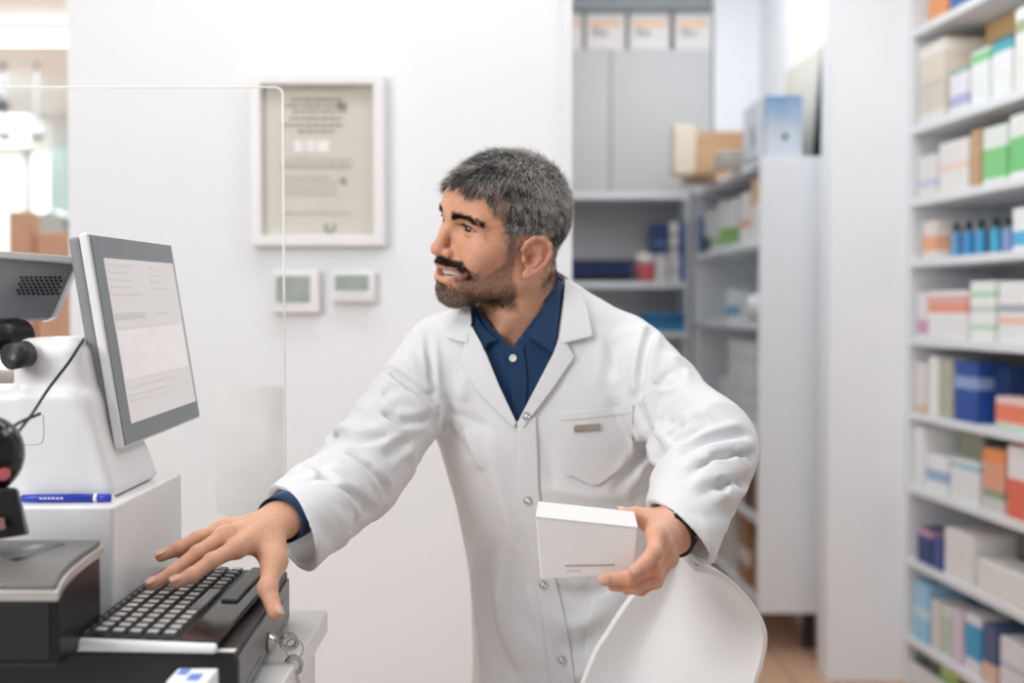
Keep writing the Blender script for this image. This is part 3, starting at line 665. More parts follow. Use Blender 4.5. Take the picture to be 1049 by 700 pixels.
mon=link('monitor_back',qslab(.01,.01,.99,.99,-.026,-.0115),t,mat('monitor_grey',hexc('#85888c'),.4),bevel=.004)
link('monitor_rim',qslab(0,0,1,1,-.0115,.0),t,mat('rim_white',(.78,.78,.78),.3),bevel=.003)
bez=link('bezel',qslab(.012,.010,.985,.988,-.001,.0016),t,mat('bezel_grey',hexc('#7e8387'),.35),bevel=.001)
sc_m=bpy.data.materials.new('display'); sc_m.use_nodes=True; nt=sc_m.node_tree; b=nt.nodes['Principled BSDF']
b.inputs['Base Color'].default_value=(.40,.38,.375,1); b.inputs['Roughness'].default_value=.55
b.inputs['Emission Color'].default_value=(1,.955,.945,1); b.inputs['Emission Strength'].default_value=.32
scr=link('screen',qslab(.105,.115,.955,.90,.0012,.0022),bez,sc_m)
def uiq(u0,v0,u1,v1,c): return (qslab(.105+.85*u0,.115+.785*v0,.105+.85*u1,.115+.785*v1,.0020,.0030),c)
def uim(name,parts,h):
    mm=mat('ui_'+h,hexc(h),.35,emit=hexc(h),es=.25); link(name,join([p[0] for p in parts]),scr,mm)
uim('menu_bar',[uiq(.02,.335,.42,.375,0)],'#c0bcbb')
L_=[]
for v in (.03,.075,.12,.165,.21): L_.append(uiq(.03,v,.03+random.uniform(.25,.5),v+.012,0)); L_.append(uiq(.6,v+.01,.6+random.uniform(.1,.3),v+.02,0))
for v in (.42,.78,.83,.86): L_.append(uiq(.03,v,.03+random.uniform(.5,.9),v+.010,0))
L_.append(uiq(.6,.335,.8,.35,0)); uim('text_rows',L_,'#cbc8c7'); uim('table_area',[uiq(.0,.44,.97,.74,0)],'#dfdad9')
# rear customer display
d0,d1,d2,d3=P(-70,256,1.24),P(77,267,1.40),P(53,326,1.375),P(-60,330,1.22)
def slab4(a,b,c,d,n,t0,t1):
    me=hexa([p+n*t0 for p in (a,b,c,d)],[p+n*t1 for p in (a,b,c,d)]); bm=bmesh.new(); bm.from_mesh(me); bmesh.ops.recalc_face_normals(bm,faces=bm.faces); bm.to_mesh(me); bm.free(); return me
nd=np.cross(d1-d0,d3-d0); nd/=np.linalg.norm(nd)
if nd[1]>0: nd=-nd
cd=link('customer_display',slab4(d0,d1,d2,d3,nd,-.012,0),t,mat('monitor_grey',hexc('#85888c'),.4),bevel=.003)
link('display_rim',slab4(d0+(0,0,.004),d1+(.004,0,.004),d1+(.003,0,-.004),d0+(0,0,-.004),nd,-.016,.002),cd,M_white,bevel=.001)
link('display_rim',slab4(d1+(.001,0,-.004),d1+(.006,0,-.002),d2+(.006,0,0),d2+(-.002,0,0),nd,-.016,.003),cd,M_white,bevel=.001)
du,dv=(d1-d0),(d3-d0)
holes=[]
def dpt(px,py):
    o=np.array([0,0,CZ]); r=P(px,py,1.)-o; s=np.dot(d0-o,nd)/np.dot(r,nd); return o+r*s
for j in range(6):
    for i in range(9):
        c=dpt(22+i*4.9+(j%2)*2.3-j*.9,284.5+j*3.3); a,bb=dpt(22+i*4.9+3.6,284.5),dpt(22+i*4.9,287); 
        ex=(dpt(24,290)-dpt(22,290)); ez=(dpt(22,291.3)-dpt(22,290)); 
        holes.append(slab4(c-ex*.75-ez,c+ex*.75-ez,c+ex*.75+ez,c-ex*.75+ez,nd,-.0005,.0006))
link('vent_grille',join(holes),cd,M_black)
link('display_foot',lathe([(.0,-.03),(.018,-.03),(.018,.03),(0,.03)],P(4,346,1.30),20,(.3,1,.1)),t,M_black,True)
link('display_foot',lathe([(.0,-.012),(.015,-.012),(.015,.012),(0,.012)],P(19,364,1.27),20,(.3,1,.1)),t,M_dgrey,True)
link('power_cable',tube(crom([P(86,346,1.36),P(83,352,1.30),P(70,372,1.27),P(50,398,1.25),P(33,424,1.2),P(12,452,1.12),P(4,470,1.1)],6),.0017,8),t,M_rubber,True)
# scanner cable is part of the scanner
def ribbon_pen():
    z=bt+.0052; a=np.array([XY(19,1.262),1.262,z]); b_=np.array([XY(114,1.266),1.266,z]); return a,b_
a,b_=ribbon_pen(); ax=(b_-a)/np.linalg.norm(b_-a); LN=np.linalg.norm(b_-a)
t=thing('ballpoint_pen','blue ballpoint pen lying on the white plinth before the till','pen',(a+b_)/2)
M_blue=mat('pen_blue',hexc('#2f3fb4'),.3)
link('pen_barrel',lathe([(.002,0),(.0042,.002),(.0048,.02),(.0048,LN*.80)],a,20,ax),t,M_blue,True)
link('pen_band',lathe([(.005,LN*.795),(.005,LN*.835)],a,20,ax),t,M_white,True)
link('pen_cap',lathe([(.0048,LN*.83),(.0046,LN*.97),(.002,LN*.985)],a,20,ax),t,M_blue,True)
link('pen_tip',lathe([(.0018,LN*.98),(.0014,LN*1.02),(.0004,LN*1.03)],a,12,ax),t,M_white,True)
link('pen_print',join([box(tuple(a+ax*LN*(.22+.045*i)+(0,-.0052,-.0004)),tuple(a+ax*LN*(.25+.045*i)+(0,-.0042,.0014))) for i in range(6)]),t,M_white)
# printer
t=thing('receipt_printer','black receipt printer with a silver rim at the left edge','printer',(-.52,1.1,ZD))
px1=XY(56,1.06)
def prn(lo,hi,**k): return box(lo,hi)
zt1=ZY(590,1.06)
prof=[(1.06,ZD+.004),(1.06,zt1-.0205),(1.073,zt1-.0125),(1.095,zt1-.0075),(1.13,zt1-.0045),(1.172,zt1-.0025),(1.172,ZD+.004)]
def profx(pr,x0,x1): return prism(pr,0,x0,x1)
link('printer_body',profx(prof,-.66,px1),t,M_black,bevel=.004)
off=lambda pr,d:[(y,z+d) for y,z in pr]
top=[(1.058,zt1-.021),(1.072,zt1-.013),(1.095,zt1-.008),(1.13,zt1-.005),(1.178,zt1-.003)]
link('silver_rim',profx([(y,z-.003) for y,z in top]+[(y,z+.007) for y,z in top[::-1]],-.662,px1+.001),t,M_silver,bevel=.001)
link('printer_lid',profx([(y,z+.0068) for y,z in top]+[(y,z+.0128) for y,z in top[::-1]],-.66,px1-.002),t,mat('lid_grey',(.16,.155,.15),.4),bevel=.002)
pz=lambda y: np.interp(y,[q[0] for q in top],[q[1] for q in top])+.0128
def lidq(n,c,w,h,m):
    (xa,ya),(xb,yb)=c; d=np.array([xb-xa,yb-ya]); d/=np.linalg.norm(d); q=np.array([-d[1],d[0]])*w; pts=[(xa+q[0],ya+q[1]),(xa-q[0],ya-q[1]),(xb-q[0],yb-q[1]),(xb+q[0],yb+q[1])]
    me=hexa([(x,y,pz(y)-.002) for x,y in pts],[(x,y,pz(y)+h) for x,y in pts]); bm=bmesh.new(); bm.from_mesh(me); bmesh.ops.recalc_face_normals(bm,faces=bm.faces); bm.to_mesh(me); bm.free(); link(n,me,t,m)
lidq('paper_slot',((-.485,1.10),(-.462,1.160)),.005,.0008,M_gloss); lidq('slot_label',((-.503,1.09),(-.482,1.155)),.006,.0006,cm('b9b9b9'))
link('front_panel',box((-.655,1.0585,ZD+.012),(px1-.008,1.0605,zt1-.026)),t,mat('front_grey',(.02,.021,.023),.3),bevel=.0008)
for x in (-.64,px1-.02):
    for y in (1.08,1.17): link('rubber_foot',lathe([(.007,0),(.007,.006)],(x,y,ZD),12),t,M_rubber)
# barcode scanner on its stand
t=thing('barcode_scanner','glossy black barcode scanner with pink window glint on a stand at the left edge','scanner',(-.55,1.10,ZD+.1))
c=P(-9,465,1.12)
def scf(p): return smin(s_ell(p,c,(.031,.032,.037)),s_cone(p,c+(-.01,.0,-.02),c+(-.02,.01,-.055),.02,.016),.015)
_v,_F=nets(scf,c-.09,c+.06,.003); hd=link('scanner_head',npmesh(_v,_F),t,M_gloss)
link('scan_window_glint',lathe([(0,0),(.0065,.0),(.0065,.0015),(0,.002)],c+(.0215,-.0215,-.017),20,(.66,-.6,-.35)),hd,mat('scan_window_glint',(.5,.12,.13),.1,emit=(1,.2,.24),es=.12))  # pink glint on the window, made with colour and faint glow
zb_=float(pz(1.12))
link('scanner_neck',hexa([(-.62,1.09,zb_-.002),P(27,548,1.10),P(31,548,1.15),(-.62,1.15,zb_+.012)],[(-.60,1.09,c[2]-.03),P(17,500,1.10),P(19,500,1.14),(-.60,1.14,c[2]-.03)]),t,M_black,bevel=.003)
link('neck_badge',hexa([P(-6,544,1.089),P(6,542,1.089),P(6,542,1.094),P(-6,544,1.094)],[P(-6,531,1.089),P(4,531,1.089),P(4,531,1.094),P(-6,531,1.094)]),t,cm('8a5f5f'))
link('scanner_cable',tube(crom([c+(-.01,0,.02),P(5,441,1.12),P(22,432,1.17),P(41,424,1.2)],6),.0018,8),t,M_rubber,True)
# leaflet carton
tag(carton('medicine_box','small white carton with blue marks in front of the cash drawer',(XY(168,1.05),1.045,ZC),(XY(211,1.05),1.085,ZY(697,1.05)),'eef0f4',[(.55,.7,'5f86d0'),(.1,.25,'8fa9dd')]),None,None)

lb=bpy.data.objects['drawer_housing']; link('white_sticker',box((A0[0]-.020,1.1205,ZD-.0002),(A0[0]-.001,1.130,ZD+.0008)),root_of(lb),cm('e8e6e2'))
mb=[o for o in bpy.data.objects if o.get('label','').startswith('small white carton with blue marks')][0]
xx0,xx1,zz=XY(168,1.05),XY(211,1.05),ZY(697,1.05)
for a,b,c,d in ((.45,.75,.1,.55),(.1,.35,.5,.9)): link('blue_print',box((xx0+(xx1-xx0)*a,1.045+.04*c,zz-.0002),(xx0+(xx1-xx0)*b,1.045+.04*d,zz+.0006)),mb,cm('5f86d0'))
# ---------------------------------------------------------------- keyboard
t=thing('keyboard','black compact keyboard with a silver front edge on the cash drawer','keyboard',(-.37,1.27,ZD))
kx0,kx1,ky0,ky1=-.437,-.293,1.115,1.425
kz=lambda x,o=0: ZD+.0165+(x-kx0)/(kx1-kx0)*(-.006)+o
def kslab(x0,x1,y0,y1,zb0,zo,zo2=None):
    zo2=zo if zo2 is None else zo2
    return hexa([(x0,y0,zb0 if zb0 is not None else kz(x0)-.001),(x1,y0,zb0 if zb0 is not None else kz(x1)-.001),(x1,y1,zb0 if zb0 is not None else kz(x1)-.001),(x0,y1,zb0 if zb0 is not None else kz(x0)-.001)],[(x0,y0,kz(x0,zo)),(x1,y0,kz(x1,zo2)),(x1,y1,kz(x1,zo2)),(x0,y1,kz(x0,zo))])
link('case',kslab(kx0,kx1,ky0,ky1,ZD+.004,0),t,M_black,bevel=.003)
link('silver_edge',hexa([(kx0-.002,ky0-.006,kz(kx0)-.0110),(kx1+.002,ky0-.006,ZD+.001),(kx1+.002,ky0+.003,ZD+.001),(kx0-.002,ky0+.003,ZD+.001)],[(kx0-.002,ky0-.006,kz(kx0)-.002),(kx1+.002,ky0-.006,kz(kx1)-.003),(kx1+.002,ky0+.003,kz(kx1)+.0005),(kx0-.002,ky0+.003,kz(kx0)+.0005)]),t,mat('silver_shell',(.72,.72,.72),.3),bevel=.003)
link('palm_rest',kslab(kx1-.036,kx1,ky0+.004,ky1,None,.0012),t,M_gloss,bevel=.001)
link('palm_panel',kslab(kx1-.033,kx1-.014,1.265,ky1-.004,None,.0045),t,mat('panel_grey',(.045,.047,.05),.3),bevel=.002)
for y in (ky0+.02,ky1-.02):
    for x in (kx0+.012,kx1-.012): link('rubber_foot',lathe([(.005,0),(.005,.0055)],(x,y,ZD),10),t,M_rubber)
keyt=mat('key_top_glare',(.50,.485,.47),.3); keyd=mat('key_dark',(.07,.07,.072),.22)  # pale tops, lightened further to carry the glare on the keys
kp=.0184; kr=[(kx0+.006,.0085)]+[(kx0+.0185+.0172*i,.0160) for i in range(5)]
first={}
for r,(x,wd) in enumerate(kr):
    for i in range(16):
        y=ky0+.010+kp*i
        if r==5 and 5<=i<=9:
            if i==5:
                me=kslab(x,x+wd-.0015,y,y+kp*5-.002,None,.0048); link('space_bar',me,t,keyd,bevel=.0018)
            continue
        x0_,x1_,y0_,y1_=x,x+wd-.0015,y,y+kp-.0035; e=.0018
        b4=[(x0_,y0_,kz(x0_)-.001),(x1_,y0_,kz(x1_)-.001),(x1_,y1_,kz(x1_)-.001),(x0_,y1_,kz(x0_)-.001)]
        hh=.0052 if r else .0035
        t4=[(x0_+e,y0_+e,kz(x0_,hh)),(x1_-e,y0_+e,kz(x1_,hh)),(x1_-e,y1_-e,kz(x1_,hh)),(x0_+e,y1_-e,kz(x0_,hh))]
        me=hexa(b4,t4); ko=link('key',me,t,[keyd,keyt if (r and i<9) or (r+i)%4==0 and r else keyd]); me.polygons[1].material_index=1
        bb=ko.modifiers.new('b','BEVEL'); bb.width=.0012; bb.segments=2
# ---------------------------------------------------------------- acrylic screen
gm=bpy.data.materials.new('acrylic'); gm.use_nodes=True; nt=gm.node_tree; b=nt.nodes['Principled BSDF']
out=nt.nodes['Material Output']; tr=nt.nodes.new('ShaderNodeBsdfTransparent'); gl=nt.nodes.new('ShaderNodeBsdfGlossy'); gl.inputs['Roughness'].default_value=.05
fr=nt.nodes.new('ShaderNodeFresnel'); fr.inputs['IOR'].default_value=1.35; ms=nt.nodes.new('ShaderNodeMixShader')
tr.inputs[0].default_value=(.991,.994,.994,1)
ms.inputs[0].default_value=.004; nt.links.new(tr.outputs[0],ms.inputs[1]); nt.links.new(gl.outputs[0],ms.inputs[2]); nt.links.new(ms.outputs[0],out.inputs['Surface'])
YA=1.75
xr_=XY(291,YA); zt2=ZY(89,YA); 
pts=[(-1.25,ZC-.02),(xr_,ZC-.02),(xr_,zt2-.012),(xr_-.0035,zt2-.0035),(xr_-.012,zt2),(-1.25,zt2)]
t=thing('acrylic_screen','clear acrylic sneeze guard with rounded bright top corner behind the till','screen',(-.8,YA,0))
link('acrylic_sheet',prism(pts,1,YA,YA+.004),t,gm)
link('polished_edge',tube(crom([(-1.25,YA+.002,zt2),(-.8,YA+.002,zt2),(xr_-.014,YA+.002,zt2)],3)+crom([(xr_-.008,YA+.002,zt2-.0008),(xr_-.0015,YA+.002,zt2-.006),(xr_,YA+.002,zt2-.013)],3)+[(xr_,YA+.002,1.2),(xr_,YA+.002,ZC)],.0016,8),t,mat('bright_edge',(.9,.9,.88),.3))
for x in (-1.2,-.5): link('screen_foot',box((x-.03,YA-.03,0),(x+.03,YA+.034,ZC-.02)),t,M_shelf,bevel=.003)
pp=[(XY(218,YA),ZY(396,YA)),(XY(290,YA),ZY(396,YA)),(XY(290,YA),ZY(520,YA)),(XY(270,YA),ZY(533,YA)),(XY(240,YA),ZY(533,YA)),(XY(219,YA),ZY(525,YA))]
tag(link('paper_sheet',prism([p for p in pp[::-1]],1,YA+.006,YA+.008),None,mat('taped_paper',(.80,.79,.77),.6)),'blank whitish paper sheet fixed to the acrylic guard above the typing hand','paper')
# ---------------------------------------------------------------- white shell chair
NU,NV=40,48; vs=[]
cc=np.array([P(694,572,1.47)]).reshape(3)
def chp(u,v):   # v 0 bottom(seat) .. 1 top ; u -1..1
    zz=.60+v*(.977-.60)
    # plan-view arc of the shell, opening towards the pharmacist's right
    xl=np.interp(zz,[.60,.80,.877,.93,.977],[.075,.100,.112,.150,.222])
    xr=np.interp(zz,[.60,.80,.877,.925,.955,.977],[.285,.300,.308,.320,.300,.236])
    c,hw=(xl+xr)/2,(xr-xl)/2
    X=c+hw*u; Yv=1.50+.075*(1-u*u)*np.interp(v,[0,1],[1,.6])-.03*u
    return np.array([X,Yv+.05*(1-v),zz])
def smooth_tab(z,xs,ys):
    return np.interp(z,xs,ys)
t=thing('shell_chair','white glossy moulded tub chair back in the foreground at right','chair',(.22,1.6,0))
rows=[]
KZ=np.array([.60,.70,.815,.852,.890,.922,.953,.970,.9775]); KL=np.array([.045,.070,.110,.130,.153,.175,.1935,.2036,.212]); KR=np.array([.265,.285,.303,.312,.316,.303,.278,.255,.226])
def cubic(x,xs,ys):
    pts=crom([np.array([a,b]) for a,b in zip(xs,ys)],10); pts=np.array(pts); return np.interp(x,pts[:,0],pts[:,1])
for j in range(NV+1):
    v=1-(1-j/NV)**1.0; zz=.60+(.9775-.60)*math.sin(v*math.pi/2)
    xl,xr=cubic(zz,KZ,KL),cubic(zz,KZ,KR)
    for i in range(NU+1):
        u=2*i/NU-1; vs.append((xl+(xr-xl)*(u+1)/2,1.47+.085*(1-abs(u+.25)**1.6)-.035*u+.10*(.9775-zz)*1.2,zz))
fs=[(j*(NU+1)+i,j*(NU+1)+i+1,(j+1)*(NU+1)+i+1,(j+1)*(NU+1)+i) for j in range(NV) for i in range(NU)]
sh=link('backrest',mesh(vs,fs),t,M_chair,True)
so=sh.modifiers.new('s','SOLIDIFY'); so.thickness=.007; so.offset=0; b=sh.modifiers.new('b','BEVEL'); b.width=.002; b.segments=2
def seatf(p):
    d=s_ell(p,(.165,1.43,.63),(.20,.19,.075)); return smax(smax(d,-s_ell(p,(.165,1.41,.665),(.185,.175,.075)),.01),p[:,2]-.655,.01)
_v,_F=nets(seatf,(-.05,1.2,.54),(.4,1.65,.68),.005)
link('seat',npmesh(_v,_F),t,M_chair)
link('pedestal',lathe([(.03,.03),(.028,.06),(.025,.56)],(.165,1.43,0),24),t,M_steel,True)
link('base',lathe([(.22,0),(.22,.008),(.18,.02),(.03,.035)],(.165,1.43,0),40),t,M_steel,True)
# ================================================================ the pharmacist
def rotm(yaw,pit,rol):
    s,c=math.sin(yaw),math.cos(yaw); F0=np.array([-s,-c,0]);L0=np.array([c,-s,0]);U0=np.array([0,0,1.])
    F=F0*math.cos(pit)+U0*math.sin(pit);U1=U0*math.cos(pit)-F0*math.sin(pit)
    return np.array([F,L0*math.cos(rol)-U1*math.sin(rol),U1*math.cos(rol)+L0*math.sin(rol)])
HR=rotm(1.0,-.03,.27).astype(np.float32); HO=np.array([-.0119,1.68,1.3975],np.float32)
def toH(p): return (np.asarray(p,np.float32)-HO)@HR.T
def H2W(q): return np.asarray(q,float)@HR+HO
def sym(q): a=q.copy(); a[:,1]=np.abs(a[:,1]); return a
EO=np.array([0,0,-.006])
def ee(*a): return tuple(np.array(a)+EO)
LU=[(.1025,0,-.0368),(.1015,.007,-.0358),(.095,.019,-.0372),(.0800,.0335,-.0370)]
LL=[(.0985,0,-.0555),(.0955,.013,-.0540),(.0885,.024,-.0480),(.0800,.0335,-.0385)]
def skull(q):
    a=sym(q)
    d=s_ell(q,(-.002,0,.042),(.094,.0755,.081))
    d=smin(d,s_ell(a,(.030,.012,-.004),(.059,.047,.066)),.03)
    d=smin(d,s_cone(a,(.004,.050,-.048),(.073,.012,-.075),.017,.0155),.03)
    d=smin(d,s_ell(q,(.079,0,-.075),(.019,.022,.018)),.018)
    d=smin(d,s_ell(q,(.074,0,-.042),(.030,.029,.030)),.022)
    return d
def face(q):
    a=sym(q); d=skull(q)
    d=smin(d,s_ell(q,(.050,0,.058),(.0445,.055,.036)),.03)
    d=smin(d,s_ell(a,(.060,.043,-.004),(.022,.022,.019)),.02)          # cheekbones
    d=smin(d,s_ell(a,(.069,.038,-.022),(.018,.016,.015)),.014)         # smiling cheeks
    d=smin(d,s_cone(a,(.0885,.006,.038),(.0750,.046,.039),.0098,.008),.012)   # brow ridge
    d=smax(d,-s_ell(a,(.095,.031,.0245),(.0155,.0178,.0120)),.012)      # sockets
    # nose
    d=smin(d,s_chain(q,[(.087,0,.032),(.1005,0,.013),(.1090,0,-.006)],[.0066,.0072,.0080],.004),.008)
    d=smin(d,s_ell(q,(.1100,0,-.0125),(.0105,.0098,.0088)),.006)
    d=smin(d,s_ell(a,(.0980,.0125,-.0150),(.0100,.0070,.0074)),.005)
    d=smin(d,s_cone(q,(.104,0,-.017),(.097,0,-.026),.005,.005),.006)
    d=smax(d,-s_ell(a,(.1025,.0062,-.0225),(.0045,.0030,.0036)),.003)
    d=smax(d,-s_cone(a,(.100,.0200,-.009),(.096,.0212,-.020),.0012,.0012),.005)
    # eye lids around the ball, then the opening
    ec=(.0745,.0325,.0245)
    d=smin(d,s_sph(a,ec,.0142),.0045)
    d=smax(d,-s_cone(a,(.0895,.024,.0315),(.084,.045,.0309),.0011,.0011),.0035)  # lid fold
    t=(a[:,1]-.0325)
    zc=.0245-.05*t+.0008
    op=np.sqrt((t/.0152)**2+((a[:,2]-zc+.0004)/.0037)**2)-1
    op=np.maximum(op*.0036,.0685-a[:,0]); d=smax(d,-op,.0012)
    # smile lines
    d=smax(d,-s_chain(a,[(.095,.023,-.014),(.085,.036,-.027),(.075,.043,-.040)],[.0012,.0016,.001],.002),.008)
    # lips and mouth
    lu=LU
    ll=LL
    d=smin(d,s_chain(a,lu,[.0048,.0050,.0040,.0018],.003),.005)
    d=smin(d,s_chain(a,ll,[.0062,.0060,.0045,.0018],.003),.006)
    t=a[:,1]; zc=-.0455+.19*t; hh=.0056*np.sqrt(np.maximum(1-(t/.0310)**2,0.0))
    m=np.maximum(np.abs(a[:,2]-zc)-hh,.076-a[:,0]); m=np.maximum(m,t-.0310); d=smax(d,-m*.8,.002)
    d=smax(d,-s_ell(q,(.101,0,-.066),(.006,.016,.004)),.008)            # under the lower lip
    d=smax(d,-s_cone(q,(.1045,0,-.026),(.106,0,-.032),.0012,.0012),.004)
    # crow's feet and forehead lines
    for k,(u0,u1) in enumerate(((.0215,.0285),(.0175,.0180),(.0135,.0085))):
        d=smax(d,-s_cone(a,(.0665,.0585,u0+.003),(.056,.0655,u1+.004),.0002,.0001),.005)
    d=smax(d,-s_chain(a,[(.090,.018,.0145),(.085,.030,.0105),(.078,.042,.013)],[.0006,.0009,.0004],.002),.005)
    return d
def ear(q):
    a=(sym(q)-V3(.007,.0035,-.006))/.94
    n=np.array([[math.cos(.42),-math.sin(.42),0],[math.sin(.42),math.cos(.42),0],[0,0,1]])
    d=s_ell(a,(-.012,.0805,.003),(.0185,.0038,.029),n)
    hx=[(.006,.0745,.001),(.010,.0780,.012),(.008,.0820,.023),(-.002,.0865,.0315),(-.015,.0910,.032),(-.026,.0945,.023),(-.0295,.0945,.009),(-.025,.0900,-.007),(-.016,.0840,-.020),(-.006,.0795,-.028)]
    d=smin(d,s_chain(a,hx,[.002,.0026,.003,.0034,.0036,.0036,.0034,.0032,.0034,.0050],.003),.003)
    d=smin(d,s_chain(a,[(-.002,.085,.019),(-.014,.0885,.013),(-.017,.0885,.000),(-.010,.084,-.012)],[.0024,.003,.003,.0028],.003),.004)
    d=smax(d,-s_ell(a,(-.0045,.0875,-.001),(.0090,.0115,.0115)),.003)
    d=smax(d,-s_ell(a,(-.007,.0905,.021),(.011,.0060,.0048)),.003)
    d=smin(d,s_ell(a,(.0055,.0775,-.004),(.0042,.0045,.0055)),.003)
    d=smin(d,s_ell(a,(-.003,.0790,-.027),(.0085,.0042,.0085)),.004)
    return d*.94
NB=P(536,338,1.755)
def headw(p):
    q=toH(p); d=face(q)
    e=s_cone(p,H2W((-.022,0,-.022)),NB,.055,.059); e=smin(e,s_cone(p,H2W((-.022,0,-.02)),NB+(0,0.0,-.12),.05,.064),.02)
    nk=s_cone(q,(-.035,.052,-.035),(.03,.03,-.17),.010,.009)
    d=smin(d,smin(e,nk,.014),.022)
    return smin(d,ear(q),.005)
# ---- hands
def W(px,py,Y): return tuple(P(px,py,Y))
RH=dict(w=W(291,531,1.385),
 i=[W(243,561,1.292),W(217,575,1.268),W(196,590,1.250),W(180,597,1.240)],
 m=[W(231,549,1.312),W(203,567,1.288),W(176,588,1.268),W(156,599,1.256)],
 r=[W(226,543,1.336),W(203,552,1.320),W(182,563,1.306),W(165,570,1.298)],
 p=[W(232,540,1.358),W(215,548,1.350),W(198,560,1.342),W(186,568,1.336)],
 t=[W(281,548,1.352),W(281,575,1.312),W(274,603,1.276),W(282,628,1.256)])
LH=dict(w=W(692,545,1.375),
 i=[W(672,549,1.300),W(670,566,1.270),W(660,578,1.256),W(650,585,1.250)],
 m=[W(678,558,1.308),W(668,581,1.276),W(644,592,1.262),W(619,594,1.258)],
 r=[W(682,567,1.320),W(670,592,1.286),W(650,601,1.274),W(628,600,1.272)],
 p=[W(685,573,1.335),W(672,596,1.304),W(657,604,1.296),W(642,604,1.294)],
 t=[W(682,538,1.372),W(668,534,1.400),W(651,529,1.398),W(636,527,1.392)])
def handf(p,H,up,fr,sc=1.0):
    """up = outward direction of the back of the hand"""
    d=None; w=np.array(H['w']); up=np.array(up,float); up/=np.linalg.norm(up)
    for k,(ra,rb,rc,rd) in dict(i=(.0098,.0088,.0080,.0070),m=(.0100,.0090,.0082,.0071),r=(.0094,.0085,.0077,.0067),p=(.0082,.0074,.0067,.0059)).items():
        c=H[k]; e=s_chain(p,c,[ra*sc,rb*sc,rc*sc,rd*sc],.003)
        for j,rj in ((1,rb),(2,rc)): e=smin(e,s_sph(p,np.array(c[j])+up*.0004,rj*1.0*sc),.004)
        d=e if d is None else smin(d,e,.0028)
    pal=None
    for k,off,r0,r1 in (('i',.006,.0145,.0115),('m',.002,.0150,.0115),('r',-.002,.0145,.0108),('p',-.006,.0135,.0095)):
        c=np.array(H[k][0]); s=w+(c-w)*.12-up*.004; e=s_cone(p,s,c-up*.0025,r0,r1); pal=e if pal is None else smin(pal,e,.012)
    e=s_sph(p,np.array(H['i'][0])*.5+w*.5-up*.010,.014); pal=smin(pal,e,.012)
    # tendons and knuckles
    for k in 'imrp':
        c=np.array(H[k][0]); pal=smin(pal,s_sph(p,c+up*.0018,.0088),.008)
        pal=smin(pal,s_cone(p,c+up*.006,w+(c-w)*.3+up*.0085,.0026,.002),.007)
    d=smin(d,pal,.007)
    t=s_chain(p,H['t'],[.0150,.0122,.0104,.0084],.004); t=smin(t,s_sph(p,H['t'][2],.0102),.006); d=smin(d,t,.012)
    d=smin(d,s_cone(p,H['t'][1],np.array(H['i'][0])*.6+w*.4-up*.004,.0085,.009),.022)   # web
    f=np.array(fr); ax=(f-w)/np.linalg.norm(f-w); sd_=np.cross(ax,up); sd_/=np.linalg.norm(sd_)
    a1=s_cone(p,w+sd_*.0085,f+sd_*.012,.0185,.026); a2=s_cone(p,w-sd_*.0085,f-sd_*.012,.0185,.026)
    return smin(d,smin(a1,a2,.02),.014)
UPR=(.22,-.33,.92); UPL=(.62,-.70,.05)
ER=np.array(W(368,487,1.58)); EL=np.array(W(727,458,1.555))
SR=np.array(W(455,364,1.745)); SL=np.array(W(634,364,1.73))
def rhf(p): return handf(p,RH,UPR,np.array(RH['w'])+(ER-RH['w'])*.55)
def lhf(p): return handf(p,LH,UPL,np.array(LH['w'])+(EL-LH['w'])*.55)
PEL=np.array([.088,1.84,.86])
def corps(p):
    d=s_ell(p,(.035,1.765,1.12),(.105,.07,.19)); d=smin(d,s_ell(p,(PEL[0],PEL[1],PEL[2]),(.13,.095,.13)),.08)
    d=smin(d,s_cone(p,NB+(0,0,-.03),(.02,1.75,1.15),.05,.07),.05)
    for S,E,Wr in ((SR,ER,RH['w']),(SL,EL,LH['w'])):
        S=np.array(S);Wr=np.array(Wr); d=smin(d,s_cone(p,S,E,.043,.036),.03); d=smin(d,s_cone(p,E,Wr,.036,.022),.01)
    for s in (-1,1):
        h=(PEL[0]+s*.058,PEL[1],.82);k=(PEL[0]+s*.10,1.83,.46);a_=(PEL[0]+s*.11,1.90,.09)
        d=smin(d,s_cone(p,h,k,.075,.050),.03); d=smin(d,s_cone(p,k,a_,.050,.034),.01); d=smin(d,s_cone(p,(a_[0],a_[1]+.01,.055),(a_[0]+s*.02,a_[1]-.15,.04),.032,.026),.02)
    return d
hb=H2W((0,0,0))
v1,F1=nets(headw,hb+(-.15,-.15,-.20),hb+(.15,.15,.16),.0017,slack=2.2,base=headw)
v1=relax(v1,F1,1,.35)
v2,F2=nets(rhf,(-.44,1.20,.90),(-.15,1.50,1.14),.0015,slack=2.2)
v3,F3=nets(lhf,(.06,1.20,.94),(.30,1.50,1.14),.0015,slack=2.2)
v4,F4=nets(corps,(-.30,1.3,-.01),(.40,2.05,1.36),.010,slack=2.2)
